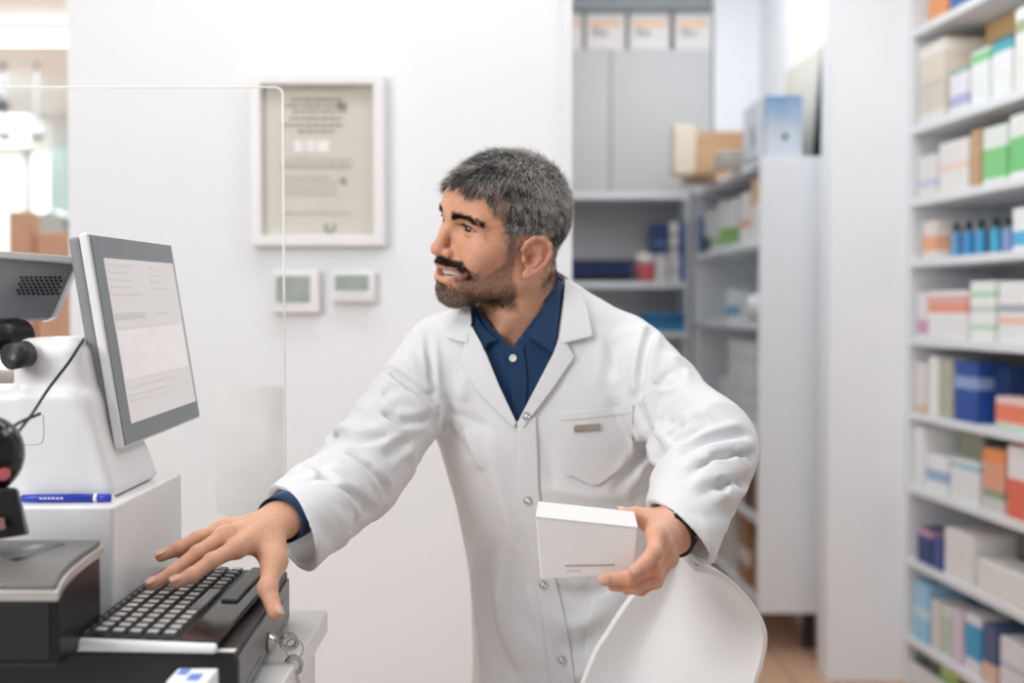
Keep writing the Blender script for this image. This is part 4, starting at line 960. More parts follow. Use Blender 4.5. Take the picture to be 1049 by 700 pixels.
# skin colour with ear-hollow shade painted in
def sstep(x,a,b): t=np.clip((x-a)/(b-a),0,1); return t*t*(3-2*t)
def lerp(a,b,t): return a*(1-t[:,None])+np.array(b)[None]*t[:,None]
SK=(.69,.365,.232)
def beard_mask(q):
    f,l,u=q[:,0],np.abs(q[:,1]),q[:,2]
    line=-.010-.030*sstep(f,.022,.064)*(1-sstep(f,.060,.085))+.03*(1-sstep(f,.010,.035))     # cheek line
    b=sstep(-u,-line-.004,-line+.009)*sstep(f+.45*np.minimum(u+.038,0)*-1,.014,.024)
    b=np.where(f>.070,np.maximum(sstep(-u,.052,.066),sstep(l,.024,.032)*sstep(-u,.030,.045)),b)
    mo=sstep(-u,.0200,.0255)*(1-sstep(-u,.0305,.0335))*sstep(f,.078,.088)
    mo=np.maximum(mo*(1-sstep(l,.030,.036)),sstep(l,.026,.031)*(1-sstep(l,.037,.042))*sstep(-u,.025,.031)*(1-sstep(-u,.042,.052))*sstep(f,.062,.070)*.8)
    mo=np.maximum(mo,.06*sstep(-u,.0605,.0635)*(1-sstep(-u,.067,.071))*(1-sstep(l,.014,.022))*sstep(f,.08,.09))
    lo=1-sstep(-u,.084+.25*np.maximum(f-.03,0),.100+.25*np.maximum(f-.03,0))
    return np.clip(np.maximum(b*lo,mo),0,1),mo
def headcol(v):
    q=toH(v); n=wob(q,90,5)*.5+.5; c=np.ones((len(v),3))*np.array(SK); l=np.abs(q[:,1])
    c=lerp(c,(.63,.31,.21),.35*n)
    c=lerp(c,(.70,.31,.22),.25*np.exp(-((q[:,0]-.11)**2+(q[:,2]+.008)**2)/.00025))
    c=lerp(c,(.70,.33,.24),.25*np.exp(-((q[:,0]-.068)**2+(l-.045)**2+(q[:,2]+.008)**2)/.0006))
    er=sstep(l,.080,.087)*sstep(-np.abs(q[:,0]+.01),-.035,-.02); concha_shade=np.exp(-((q[:,0]-.0025)**2+(q[:,2]+.007)**2)/.00007)*(l>.07); c=lerp(c,(.36,.12,.09),.5*concha_shade); concha_shade2=np.exp(-((q[:,0]-.003)**2+(q[:,2]+.006)**2)/.00016)*(l>.072)*(l<.0895); c=lerp(c,(.48,.19,.13),.55*concha_shade2); c=lerp(c,(.60,.28,.21),.5*er)  # reddish ear; darker hollow is shading painted into the colour
    b,mo=beard_mask(q); c=lerp(c,(.15,.095,.07),np.clip(.50*b+.35*mo,0,.85))
    c=lerp(c,(.42,.22,.15),.45*sstep(-q[:,2],.095,.11))  # darker tone down the neck
    lu=LU; ll=LL
    a=sym(q); lip=np.minimum(poly_d(a,lu)-.0052,poly_d(a,ll)-.0068); c=lerp(c,(.46,.19,.17),.85*sstep(-lip,-.001,.0008)*sstep(a[:,0],.078,.084))
    ins=(np.abs(a[:,2]-(-.0455+.19*a[:,1]))<.0075)&(a[:,1]<.031)&(a[:,0]<.088)&(a[:,0]>.07)&(a[:,1]<.026); c[ins]=(.10,.02,.02)
    hm=hairmask(q); c=lerp(c,(.06,.05,.045),.70*sstep(hm+.002*wob(q,500,91),-.001,.009)*(.45+.55*sstep(q[:,2],-.03,.0)))
    t=a[:,1]-.0325; zc=.0245-.05*t+.0004; e2=np.sqrt((t/.0152)**2+((a[:,2]-zc)/.0037)**2); c=lerp(c,(.05,.03,.025),(.85*(1-sstep(l,.043,.0465)))*(1-sstep(np.abs(e2-1.12),.12,.42))*sstep(a[:,2]-zc,-.0005,.001)*sstep(a[:,0],.066,.070)*(l<.052))
    eb=brow_d(a); c=lerp(c,(.08,.05,.04),.7*sstep(-eb,-.0045,-.002))
    return c
def brow_d(a): return poly_d(a,[(.096,.009,.0380),(.092,.022,.0420),(.084,.036,.0440),(.073,.050,.0385)])
def hairmask(q,burn_=True):
    """>0 inside the hair region"""
    f,l,u=q[:,0],np.abs(q[:,1]),q[:,2]
    fore=u-(.0850-.10*np.maximum(l-.035,0)+.006*np.sin(l*150))           # above the forehead line
    burn=np.minimum(np.minimum(.043-.1*(.03-u)-f,f-.021),u+.016)
    over=np.minimum(u-.024,.047+(u-.03)*.45-f)
    back=np.minimum(-.024-.0*u-f,u+.062+.3*(f+.03))
    back=np.minimum(back,np.where(l>.05,-.030-f,1))
    m=np.maximum(np.maximum(fore,over),back)
    return np.maximum(m,burn) if burn_ else m
def handcol(H,v,seed):
    c=np.ones((len(v),3))*np.array((.69,.385,.255)); n=wob(v,110,seed)*.5+.5; c=lerp(c,(.67,.34,.23),.35*n)
    for k in 'imrpt':
        for j in (1,2,3): d=np.linalg.norm(v-np.array(H[k][j]),axis=1); c=lerp(c,(.70,.31,.23),.32*np.exp(-(d/.010)**2))
    return c
cols=[headcol(v1),handcol(RH,v2,8),handcol(LH,v3,9),np.ones((len(v4),3))*np.array(SK)]
Vv=np.concatenate([v1,v2,v3,v4]); o1,o2,o3=len(v1),len(v1)+len(v2),len(v1)+len(v2)+len(v3)
Fv=np.concatenate([F1,F2+o1,F3+o2,F4+o3])
M_skin=mat('skin',(0,0,0),.46,spec=.42,noise=.05,nscale=220,vcol='Col',sss=.22,bump=.35,bscale=700)
man=thing('person','bearded grey haired man in white coat reaching for the keyboard, holding a carton','person',(.10,1.85,0))
body=link('body',npmesh(Vv,Fv,True,np.concatenate(cols)),man,M_skin)
M_hair=mat('hair',(0,0,0),.55,spec=.3,vcol='Col',noise=.02)
def strands(roots,dirs,lens,wid,cols,curl=.3,seg=3,sag=None):
    n=len(roots); V=[];C=[]
    d=dirs/np.linalg.norm(dirs,axis=1,keepdims=True)
    rnd=RNG.normal(size=(n,3)); side=np.cross(d,rnd); side/=np.linalg.norm(side,axis=1,keepdims=True); s2=np.cross(d,side)
    bend=(sag if sag is not None else 0)+RNG.normal(size=(n,3))*curl
    for k in range(seg+1):
        t=k/seg; c=roots+d*(lens*t)[:,None]+bend*(lens*t*t)[:,None]; w=(wid*(1-.8*t))[:,None] if hasattr(wid,'__len__') else wid*(1-.8*t)
        for a in range(3): V.append(c+w*(side*math.cos(a*2.094)+s2*math.sin(a*2.094))); C.append(cols)
    V=np.stack(V,1); C=np.stack(C,1); m=3*(seg+1); F=[]
    for k in range(seg):
        for a in range(3): F.append([3*k+a,3*k+(a+1)%3,3*k+3+(a+1)%3,3*k+3+a])
    F=np.array(F)[None]+np.arange(n)[:,None,None]*m
    return V.reshape(-1,3),F.reshape(-1,4),C.reshape(-1,3)
# eyes
GZ=np.array([1.0,.20,-.02])
for s in (1,-1):
    ec=np.array([.0745,.0325*s,.0245]); g=np.array([1.0,.14,-.02]); g/=np.linalg.norm(g)
    n1,n2=64,48; vs=[];cl=[];e1=np.cross(g,(0,0,1.));e1/=np.linalg.norm(e1);e2=np.cross(e1,g)
    for j in range(n2+1):
        th=math.pi*j/n2
        for i in range(n1):
            a=2*math.pi*i/n1; r=.0121+(.0007*math.exp(-(th/.42)**4))
            vs.append(H2W(ec+r*(g*math.cos(th)+(e1*math.cos(a)+e2*math.sin(a))*math.sin(th))))
            cl.append((.004,.004,.004) if th<.20 else ((.05+.02*math.sin(a*17),.022,.010) if th<.55 else ((.02,.012,.01) if th<.60 else (.42,.37,.345))))
    fs=[(j*n1+i,j*n1+(i+1)%n1,(j+1)*n1+(i+1)%n1,(j+1)*n1+i) for j in range(n2) for i in range(n1)]
    link('eye',npmesh(np.array(vs),np.array(fs)[:,::-1],True,np.array(cl)),man,mat('eyeball',(0,0,0),.08,vcol='Col',noise=.0,coat=1))
for s in (1,-1):
    n=240; t=np.linspace(-.85,.72,n)*.0152; bp=np.stack([np.full(n,.088),.0325+t,.0245-.05*t+.0004+.0037*np.sqrt(1-(t/.0152)**2)+.0004],1)
    dd=np.sqrt(np.maximum(.0140**2-(t*.9)**2-(.004)**2,1e-6)); bp[:,0]=.0745+dd; bp[:,1]*=s
    d_=np.stack([.8+0*t,s*(t*45),.45+0*t],1)+RNG.normal(size=(n,3))*.12
    vb_,fb_,cb_=strands(bp,d_,.0024*RNG.uniform(.6,1.1,n),.00040,np.ones((n,3))*.006,.1,2,sag=np.array([[0,0,.5]]))
    link('eyelashes',npmesh(H2W(vb_),fb_,True,cb_),man,M_hair)
# teeth
def teeth(z0,z1,R,n,dx=0):
    vs=[];fs=[];m=14*n
    for j,z in enumerate(np.linspace(z0,z1,6)):
        for i in range(m+1):
            t=-1+2*i/m; a=t*1.15; gr=abs(math.sin(math.pi*n*(t+1)/2)); w=.0006*(1-gr**.3)
            rr=R-w-.0006*abs(j/2.5-1)**3; vs.append(H2W((.0915-R+dx+rr*math.cos(a),rr*1.02*math.sin(a),z+.10*abs(rr*math.sin(a)))))
    for j in range(5):
        for i in range(m): fs.append((j*(m+1)+i,j*(m+1)+i+1,(j+1)*(m+1)+i+1,(j+1)*(m+1)+i))
    return npmesh(np.array(vs),np.array(fs))
M_teeth=mat('enamel',(.80,.76,.70),.2,noise=.01)
o=link('upper_teeth',teeth(-.0475,-.0385,.024,8,.0035),man,M_teeth); o=link('lower_teeth',teeth(-.0575,-.0498,.022,8,.001),man,M_teeth)
# nails
def nail(H,k,up,r,sz=(.0062,.0048),w=.6):
    a,b=np.array(H[k][2]),np.array(H[k][3]); ax=(b-a)/np.linalg.norm(b-a); up=np.array(up,float); up-=ax*np.dot(up,ax); up/=np.linalg.norm(up); sd_=np.cross(ax,up)
    vs=[];fs=[];n=10
    for i in range(n+1):
        for j in range(n+1):
            x=-1+2*i/n; y=-1+2*j/n; x2,y2=x*math.sqrt(1-y*y/2.6),y*math.sqrt(1-x*x/2.6)
            ang=y2*sz[1]/r; rr=r+.0006-.0010*max(0,x2)**2-.0012*max(0,-x2)**3
            vs.append(b+ax*(x2*sz[0]+.0005)+up*math.cos(ang)*rr+sd_*math.sin(ang)*rr)
    for i in range(n):
        for j in range(n): q=i*(n+1)+j; fs.append((q,q+n+1,q+n+2,q+1))
    me=mesh(vs,fs); o=link('fingernail',me,man,mat('nail',(.68,.41,.32),.25,noise=.01),True)
    s=o.modifiers.new('s','SOLIDIFY'); s.thickness=.0008; s.offset=-1
for k,r in zip('imrp',(.0070,.0071,.0067,.0059)): nail(RH,k,UPR,r)
nail(RH,'t',(-.1,-.35,.5) if False else (.75,-.6,.1),.0082,(.0075,.0062))
for k,r in zip('imrp',(.0070,.0071,.0067,.0059)): nail(LH,k,(-.10,-.85,.25),r)
nail(LH,'t',(.0,-.3,1),.0082,(.0075,.006))

# ---------------------------------------------------------------- hair
def grad(f,v,e=.0015):
    g=np.stack([f(v+np.eye(3,dtype=np.float32)[k]*e)-f(v-np.eye(3,dtype=np.float32)[k]*e) for k in range(3)],1); return g/np.maximum(np.linalg.norm(g,axis=1,keepdims=True),1e-9)
def hairthick(q):
    f,l,u=q[:,0],np.abs(q[:,1]),q[:,2]
    return .0022+.0085*sstep(u,.055,.115)*(.75+.25*sstep(f,-.05,.05))+.0012*sstep(-f,.02,.08)*sstep(u,-.02,.05)
def capf(q):
    hm=hairmask(q,False); t=hairthick(q)*sstep(hm,-.004,.014)-.004*sstep(-hm,-.001,.006)
    return skull(q)-t-.0012*wob(q,260,3)*sstep(hm,0,.01)
vc,Fc=nets(capf,(-.12,-.10,-.09),(.12,.10,.16),.0022,slack=2.2)
hmv=hairmask(vc.astype(np.float32),False); keep=(hmv[Fc]+.0040*wob(vc,700,77)[Fc]>.0055).all(1); Fc=Fc[keep]
used=np.unique(Fc); rm=-np.ones(len(vc),int); rm[used]=np.arange(len(used)); vc=vc[used]; Fc=rm[Fc]
capcol=np.ones((len(vc),3))*np.array((.035,.032,.030))
def samp(v,F,w,n):
    a=v[F[:,0]];b=v[F[:,1]];c=v[F[:,2]];d=v[F[:,3]]; ar=np.linalg.norm(np.cross(c-a,d-b),axis=1)*w; i=RNG.choice(len(F),n,p=ar/ar.sum())
    s,t=RNG.random((2,n,1)); return (v[F[i,0]]*(1-s)*(1-t)+v[F[i,1]]*s*(1-t)+v[F[i,2]]*s*t+v[F[i,3]]*(1-s)*t).astype(np.float32)
def hcol(n,q,g):
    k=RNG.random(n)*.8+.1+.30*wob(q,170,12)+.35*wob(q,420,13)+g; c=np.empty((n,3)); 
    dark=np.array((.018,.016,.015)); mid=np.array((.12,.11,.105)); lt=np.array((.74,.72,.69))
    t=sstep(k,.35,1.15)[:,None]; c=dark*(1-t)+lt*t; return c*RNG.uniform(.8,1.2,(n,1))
FQ=lambda q:smin(face(q),s_cone(q,(-.022,0,-.022),tuple(toH(NB[None])[0]),.055,.059),.022)
def edgew(c):
    h=hairmask(c); return (((h>-.0035)&(h<.010))|((c[:,2]<.02)&(h>-.002)))*(np.abs(c[:,1])<.0785)*(1.+2.5*((c[:,0]>.008)&(c[:,2]<.024))+3.5*((c[:,0]>.040)&(c[:,2]>.05))+3*((c[:,0]<-.02)&(c[:,2]<.01)))
n=60000
fc_=vc[Fc].mean(1); r=samp(vc,Fc,.55+1.3*(1-sstep(fc_[:,2],.05,.10)),n-15000); r=np.concatenate([r,samp(toH(v1),F1,edgew(toH(v1[F1].mean(1)).astype(np.float32))+1e-9,15000)]); nn=np.concatenate([grad(skull,r[:n-15000]),grad(FQ,r[n-15000:])]); f_,l_,u_=r[:,0],np.abs(r[:,1]),r[:,2]
top=sstep(u_,.06,.105)
flow=np.stack([(.75-.5*sstep(l_,.02,.055))*top+.1,r[:,1]*14*top+r[:,1]*2,-.9*(1-top)-.15*top],1); flow[:,0]+=np.where(f_<-.02,-.35,-.12)*(1-top)
flow-=nn*(flow*nn).sum(1,keepdims=True); flow/=np.maximum(np.linalg.norm(flow,axis=1,keepdims=True),1e-6)
frt=sstep(f_,.045,.085)*sstep(u_,.05,.075)
d_=flow+nn*(.06+.20*top[:,None]+.08*frt[:,None])+RNG.normal(size=(n,3))*.16+.22*np.stack([wob(r,120,20+k) for k in range(3)],1)
ln=(.0092+.0058*top+.006*frt)*(1-.55*sstep(-u_,-.045,.02)*sstep(f_,-.03,.0))*RNG.uniform(.6,1.25,n)
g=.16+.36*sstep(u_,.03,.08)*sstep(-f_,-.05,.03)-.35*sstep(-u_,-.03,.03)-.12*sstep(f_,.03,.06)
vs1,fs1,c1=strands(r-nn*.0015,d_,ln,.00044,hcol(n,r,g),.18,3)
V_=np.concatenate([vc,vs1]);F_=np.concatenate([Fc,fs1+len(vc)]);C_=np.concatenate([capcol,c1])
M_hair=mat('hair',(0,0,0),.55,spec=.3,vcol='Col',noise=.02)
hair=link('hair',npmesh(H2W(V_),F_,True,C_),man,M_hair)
# beard, moustache, brows grow from the skin mesh
vh=toH(v1)
def onskin(maskf,n,lo,hi):
    c=vh[F1].mean(1); w=maskf(c.astype(np.float32)); return samp(vh,F1,np.maximum(w,0)+1e-9,n)
fq=lambda q:smin(face(q),s_cone(q,(-.022,0,-.022),tuple(toH(NB[None])[0]),.055,.059),.022)
def bw(c):
    b,mo=beard_mask(c); f,u=c[:,0],c[:,2]
    a=sym(c); lu=LU; ll=LL
    lip=np.minimum(poly_d(a,lu)-.0045,poly_d(a,ll)-.0055)
    return (b**1.2*(.55+.45*sstep(f,.02,.06)*sstep(-u,.05,.08))+1.5*mo)*(lip>0)*(hairmask(c)<.002)*((a[:,1]<.072)|(a[:,2]<-.04))
n=26000; r=onskin(bw,n,0,0); b_,mo_=beard_mask(r); nn=grad(fq,r)
dn=np.stack([.35*np.ones(n),np.sign(r[:,1])*.4*mo_,-.9*np.ones(n)],1); dn-=nn*(dn*nn).sum(1,keepdims=True)
ln=(.0016+.0022*sstep(-r[:,2],.05,.09)+.0026*mo_)*RNG.uniform(.6,1.3,n)
gk=RNG.random(n)+.25*wob(r,200,31)+.55*sstep(-r[:,2],.066,.084)*sstep(r[:,0],.05,.08)-.6*mo_
t_=sstep(gk,.55,1.25)[:,None]; cb=np.array((.050,.030,.020))*(1-t_)+np.array((.42,.34,.28))*t_
vb_,fb_,cb_=strands(r-nn*.0003,dn+nn*.40+RNG.normal(size=(n,3))*.3,ln,.00032,cb,.25,2)
link('beard',npmesh(H2W(vb_),fb_,True,cb_),man,M_hair)
for s in (1,-1):
    n=900; k=RNG.random(n); pts=np.array(crom([(.096,.009,.0380),(.092,.022,.0420),(.084,.036,.0440),(.073,.050,.0385)],12)); m=len(pts)-1
    idx=(k*m).astype(int); bp=pts[idx]+(pts[np.minimum(idx+1,m)]-pts[idx])*((k*m)%1)[:,None]; tg=pts[np.minimum(idx+1,m)]-pts[np.maximum(idx-1,0)]; tg/=np.linalg.norm(tg,axis=1,keepdims=True)
    bp[:,2]+=RNG.normal(size=n)*.0019*(1.2-.8*k); bp=bp.astype(np.float32); bp[:,1]*=s; tg[:,1]*=s
    for _ in range(6): bp-=fq(bp)[:,None]*grad(fq,bp)
    nn=grad(fq,bp); d_=tg+nn*.25+np.array([0,0,.35])*(1-2*k[:,None])+RNG.normal(size=(n,3))*.12
    vb_,fb_,cb_=strands(bp-nn*.0003,d_,.0065*RNG.uniform(.6,1.2,n),.00038,np.ones((n,3))*(.012,.010,.009)*RNG.uniform(.6,1.8,(n,1)),.12,2)
    link('eyebrow',npmesh(H2W(vb_),fb_,True,cb_),man,M_hair)
print('MAN',len(Vv))
# ================================================================ clothing
def cub(xs,ys):
    pts=np.array(crom([np.array([a,b],float) for a,b in zip(xs,ys)],12)); return pts[:,0],pts[:,1]
YC=1.74
TB=[ # py, left px, right px, centre Y, half depth
 (268,516,566,1.760,.030),(282,504,580,1.757,.052),(296,490,598,1.752,.068),(310,470,622,1.748,.080),(325,452,644,1.744,.090),(345,436,662,1.740,.100),(370,436,666,1.737,.108),
 (400,441,666,1.735,.114),(440,446,668,1.738,.118),(480,456,674,1.745,.119),(530,469,680,1.757,.119),(580,478,682,1.772,.121),(640,482,682,1.79,.126),(700,482,684,1.805,.132),(780,476,694,1.82,.142),(900,468,706,1.83,.155),(990,462,712,1.83,.165)]
tz=np.array([ZY(r[0],YC) for r in TB]); tl=np.array([XY(r[1],YC) for r in TB]); tr=np.array([XY(r[2],YC) for r in TB]); tc=np.array([r[3] for r in TB]); tb=np.array([r[4] for r in TB])
o_=np.argsort(tz); CUB={k:cub(tz[o_],v[o_]) for k,v in dict(l=tl,r=tr,c=tc,b=tb).items()}
ck=lambda k,z: np.interp(z,*CUB[k])
def torso(p):
    z=p[:,2]; l,r=ck('l',z),ck('r',z); cx=(l+r)/2; a=(r-l)/2; b=ck('b',z); x=(p[:,0]-cx)/a; y=(p[:,1]-ck('c',z))/b
    n=2.3; k0=(np.abs(x)**n+np.abs(y)**n)**(1/n); k1=np.sqrt((x/a)**2+(y/b)**2); k1=np.maximum(k1,1e-3)
    return np.maximum(k0,1e-3)*(k0-1)/k1
CR=np.array(W(293,546,1.405)); CL=np.array(W(697,545,1.400))
ARM=((SR,ER,CR,.064,.0565,.0570),(SL,EL,CL,.066,.059,.0495))
def sleeves(p):
    d=None
    for S,E,C_,a,b,c in ARM:
        ext=C_+(C_-E)*.12
        e=smin(s_cone(p,S,E,a,b),s_cone(p,E,ext,b,c),.03); d=e if d is None else np.minimum(d,e)
    return d
def coat0(p):
    return smin(torso(p),sleeves(p),.012)
FOLDS=[]   # (3-D polyline, height, width, profile)
CAM=np.array([0,0,CZ],np.float32)
def rays(px,py):
    u=(np.asarray(px,float)-524.5)/FPX; v=(350-np.asarray(py,float))/FPX
    d=np.stack([u,math.cos(TH)+v*math.sin(TH),-math.sin(TH)+v*math.cos(TH)],-1); return (d/np.linalg.norm(d,axis=-1,keepdims=True)).astype(np.float32)
def hit(f,px,py,ydef=1.72):
    D=rays(px,py); t=np.full(len(D),1.0,np.float32); ok=np.zeros(len(D),bool)
    for _ in range(160):
        d=f(CAM+D*t[:,None]); ok|=d<.0012; t=np.where(ok,t,t+np.clip(d*.45,.0004,.05)).astype(np.float32)
    bad=(~ok)|(t>2.3); t=np.where(bad,ydef/D[:,1],t); return CAM+D*t[:,None],D,bad
def fold(pts,h,w,kind=0,f=coat0):
    pts=np.array(crom([np.array(q,float) for q in pts],4)); P3,_,_=hit(f,pts[:,0],pts[:,1]); FOLDS.append((P3,h,w,kind))
R_=[ # right sleeve and right chest
 ([(398,380),(418,396),(442,413)],-.0085,.0055,1),([(384,415),(410,434),(441,428)],-.006,.005,1),([(404,396),(424,410),(443,420)],.005,.007,0),
 ([(352,404),(376,420),(400,424),(436,424)],.0045,.008,0),([(362,466),(384,488),(398,508)],-.0055,.005,1),([(344,462),(370,486),(392,512)],.005,.006,0),
 ([(326,482),(352,504),(380,524)],-.0055,.005,1),([(336,470),(360,492),(386,518)],.0045,.005,0),([(312,498),(336,520),(358,544)],.005,.007,0),([(304,512),(326,536),(342,556)],-.005,.006,1),
 ([(340,446),(372,452),(420,440)],-.0045,.006,1),([(350,434),(390,444),(430,436)],.004,.006,0),([(438,340),(441,376),(443,410)],-.0035,.004,1),([(418,360),(426,384),(440,404)],.005,.008,0),
 ([(406,368),(392,400),(372,430)],.0035,.012,0),([(300,520),(310,556),(318,580)],-.003,.005,0),([(380,505),(372,528),(352,556)],-.004,.007,0),([(392,470),(408,458),(424,450)],-.004,.006,1),
 ([(476,380),(476,398),(474,412)],.004,.007,0),([(476,440),(486,466),(493,484)],.0055,.009,0),([(452,432),(468,452),(484,472)],-.0055,.008,0),([(446,424),(462,470),(480,520),(498,575)],.004,.010,0),
 ([(468,430),(490,480),(508,540),(520,600)],-.003,.010,0),([(500,440),(512,500),(530,560)],.0035,.012,0),([(456,420),(480,430),(505,440)],-.003,.006,0),
 # left sleeve and chest
 ([(668,336),(660,368),(658,400),(664,432)],-.0065,.005,1),([(672,344),(668,376),(662,408),(660,424)],.0045,.007,0),([(694,472),(712,460),(736,452),(764,446)],-.009,.006,1),
 ([(700,486),(722,468),(748,458),(768,455)],.008,.006,0),([(702,492),(724,476),(750,468),(770,464)],-.008,.0055,1),([(704,506),(728,488),(756,480),(770,476)],.008,.007,0),([(706,516),(732,500),(752,494),(766,490)],-.007,.006,1),
 ([(690,510),(716,512),(744,506),(762,502)],.006,.007,0),([(688,520),(712,526),(734,528),(752,520)],-.0055,.006,1),([(712,506),(728,524),(744,548)],.006,.005,0),([(704,520),(716,540),(728,566)],-.005,.006,1),
 ([(740,470),(746,492),(752,512)],.006,.006,0),([(756,450),(764,468),(760,490)],-.005,.005,0),([(724,480),(736,498),(742,520)],-.005,.005,1),
 ([(700,400),(716,420),(730,440)],.003,.012,0),([(680,420),(694,440),(704,462)],-.004,.008,0),([(690,468),(700,446),(712,430)],.004,.008,0),
 ([(664,436),(672,452),(680,468)],-.007,.007,1),([(640,506),(658,480),(676,458)],.006,.007,0),([(632,500),(650,474),(668,446)],-.006,.006,1),([(652,512),(668,488),(684,466)],-.006,.006,1),
 ([(648,400),(654,420),(664,440)],-.005,.007,0),([(646,350),(650,380),(652,408)],.0035,.008,0),([(620,340),(630,372),(636,404)],-.0025,.010,0),([(610,330),(616,360),(610,400)],.0025,.010,0),
 ([(560,500),(600,508),(640,508)],.003,.010,0),([(552,440),(562,470),(568,500)],-.0025,.010,0),
 # lower front
 ([(548,566),(580,590),(600,604)],.005,.010,0),([(562,600),(596,612),(630,600)],-.006,.009,0),([(560,628),(590,640),(622,622)],.006,.010,0),([(570,660),(594,664),(618,644)],-.006,.010,0),([(580,690),(600,690),(622,668)],.005,.010,0),
 ([(520,560),(530,610),(552,660)],-.005,.012,0),([(508,600),(522,640),(536,690)],.006,.012,0),([(498,640),(516,672),(530,700)],-.005,.010,0),
 ([(487,560),(488,600),(492,640),(494,690)],.007,.010,0),([(504,560),(500,600),(504,640),(512,690)],-.007,.009,1),([(540,600),(552,640),(562,690)],.004,.012,0),([(556,540),(566,570),(560,598)],-.004,.010,0)]
for q in R_: fold(*q)
def poly_ds(p,pts):
    L=np.concatenate([[0],np.cumsum(np.linalg.norm(np.diff(pts,axis=0),axis=1))]); best=None;sp=None
    for i in range(len(pts)-1):
        a=V3(*pts[i]);ab=V3(*pts[i+1])-a; h=np.clip(((p-a)@ab)/max(float(ab@ab),1e-12),0,1)
        e=np.linalg.norm(p-a-h[...,None]*ab,axis=-1); t=(L[i]+h*(L[i+1]-L[i]))/L[-1]
        if best is None: best,sp=e,t
        else: m=e<best; best=np.where(m,e,best); sp=np.where(m,t,sp)
    return best,sp
def autofolds():
    r=np.random.default_rng(23)
    for k,(S,E,C_,a,b,c) in enumerate(ARM):
        for A,B,ra,rb,n in ((S,E,a,b,13),(E,C_,b,c,20)):
            A=np.array(A,float);B=np.array(B,float);L=np.linalg.norm(B-A);ax=(B-A)/L; v=CAM-(A+B)/2; v=v-ax*np.dot(v,ax); v/=np.linalg.norm(v); s_=np.cross(ax,v)
            for _ in range(n):
                t=r.uniform(.12,.88); th=r.uniform(-1.3,1.3); dt=r.uniform(-.55,.55); dth=r.uniform(.45,1.0); pts=[]
                sg=1 if r.random()<.7 else -1
                for q in np.linspace(-.5,.5,7):
                    tt=t*L+sg*q*dth*(ra+rb)*.5*.75+.006*math.sin(q*7+t*9); aa=th+q*dth; R0=ra+(rb-ra)*t
                    pts.append(A+ax*tt+(v*math.cos(aa)+s_*math.sin(aa))*R0)
                FOLDS.append((np.array(pts,np.float32),r.choice([1,1,-1])*r.uniform(.0022,.0050),r.uniform(.0035,.0065),int(r.random()<.3)))
autofolds()
def folds(p,only=None):
    out=np.zeros(len(p),np.float32)
    for P3,h,w,kd in FOLDS:
        m=3.2*w+.004; lo,hi=P3.min(0)-m,P3.max(0)+m; i=np.flatnonzero(((p>lo)&(p<hi)).all(1))
        if len(i)==0: continue
        r,sp=poly_ds(p[i],P3); tp=np.sin(np.pi*np.clip(sp,.02,.98))**.7; w2=w*1.25
        g=.5/np.cosh(np.minimum(r/w2*1.1,12))+.95*np.exp(-r/(.42*w2))
        if kd: g=g-.5*np.exp(-((r-2.1*w2)/(1.0*w2))**2)
        out[i]+=h*g*tp
    return out
def armc(p):
    """soft crumples across the sleeves"""
    o=np.zeros(len(p),np.float32)
    for k,(S,E,C_,a,b,c) in enumerate(ARM):
        for A,B in ((S,E),(E,C_)):
            A=np.array(A);B=np.array(B);L=np.linalg.norm(B-A);ax=(B-A)/L; t=(p-A.astype(np.float32))@ax.astype(np.float32); r=np.linalg.norm(p-A-t[:,None]*ax,axis=1)
            w=np.exp(-np.maximum(r-.075,0)**2/.0002)*sstep(t,-.01,.03)*(1-sstep(t,L-.01,L+.03)); near=(1-sstep(t,.0,.10)) if A is not E else 0
            q=(p-A.astype(np.float32))@np.stack([ax*1.0,np.cross(ax,(0,0,1))*.45,np.cross(ax,(0,1,0))*.45],1).astype(np.float32)
            s_=wob(q,75,40+k*2); r1=1-2.2*np.abs(wob(q,42,50+k)); r2=1-2.2*np.abs(wob(q,85,56+k)); o+=w*(.0012*s_+.0032*np.maximum(r1,-.3)+.0016*np.maximum(r2,-.3))
    return o
def coat(p):
    d=coat0(p); i=np.flatnonzero(np.abs(d)<.03)
    if len(i): q=p[i]; nc=np.minimum(np.linalg.norm(q-CR.astype(np.float32),axis=1),np.linalg.norm(q-CL.astype(np.float32),axis=1)); d[i]-=np.maximum(2.0*folds(q)+.9*armc(q),-.0150+.08*np.minimum(folds(q)+.0150,0))*(.12+.88*sstep(nc,.050,.085))+.0012*wob(q*V3(1,1,.5),38,61)+.0010*wob(q*V3(1,1,.6),90,62)
    return d
def projpx(p):
    y=p[:,1]*math.cos(TH)-(p[:,2]-CZ)*math.sin(TH); v=(p[:,2]-CZ)*math.cos(TH)+p[:,1]*math.sin(TH)
    return 524.5+FPX*p[:,0]/y,350-FPX*v/y
NC=P(536,306,1.752).astype(np.float32); NAX=V3(-.10,-.46,.88); NAX/=np.linalg.norm(NAX)
def axc(p,t=0):
    q=p-NC; h=q@NAX; return h,np.linalg.norm(q-h[:,None]*NAX,axis=1)
def plane(p,pt,n): n=np.array(n,float); return ((p-np.array(pt,np.float32))@(n/np.linalg.norm(n)).astype(np.float32))
def wedge(p,xb,yb,xl,xr,yt):
    """negative inside the V between the two front edges (front half only)"""
    px,py=projpx(p); k=YC/FPX
    def half(x0,y0,x1,y1,s): n=np.array([y1-y0,-(x1-x0)],float); n/=np.linalg.norm(n)*s; return ((px-x0)*n[0]+(py-y0)*n[1])*k
    a=half(xb,yb,xl,yt,1); b=half(xb,yb,xr,yt,-1)
    if a.size: pass
    return a,b
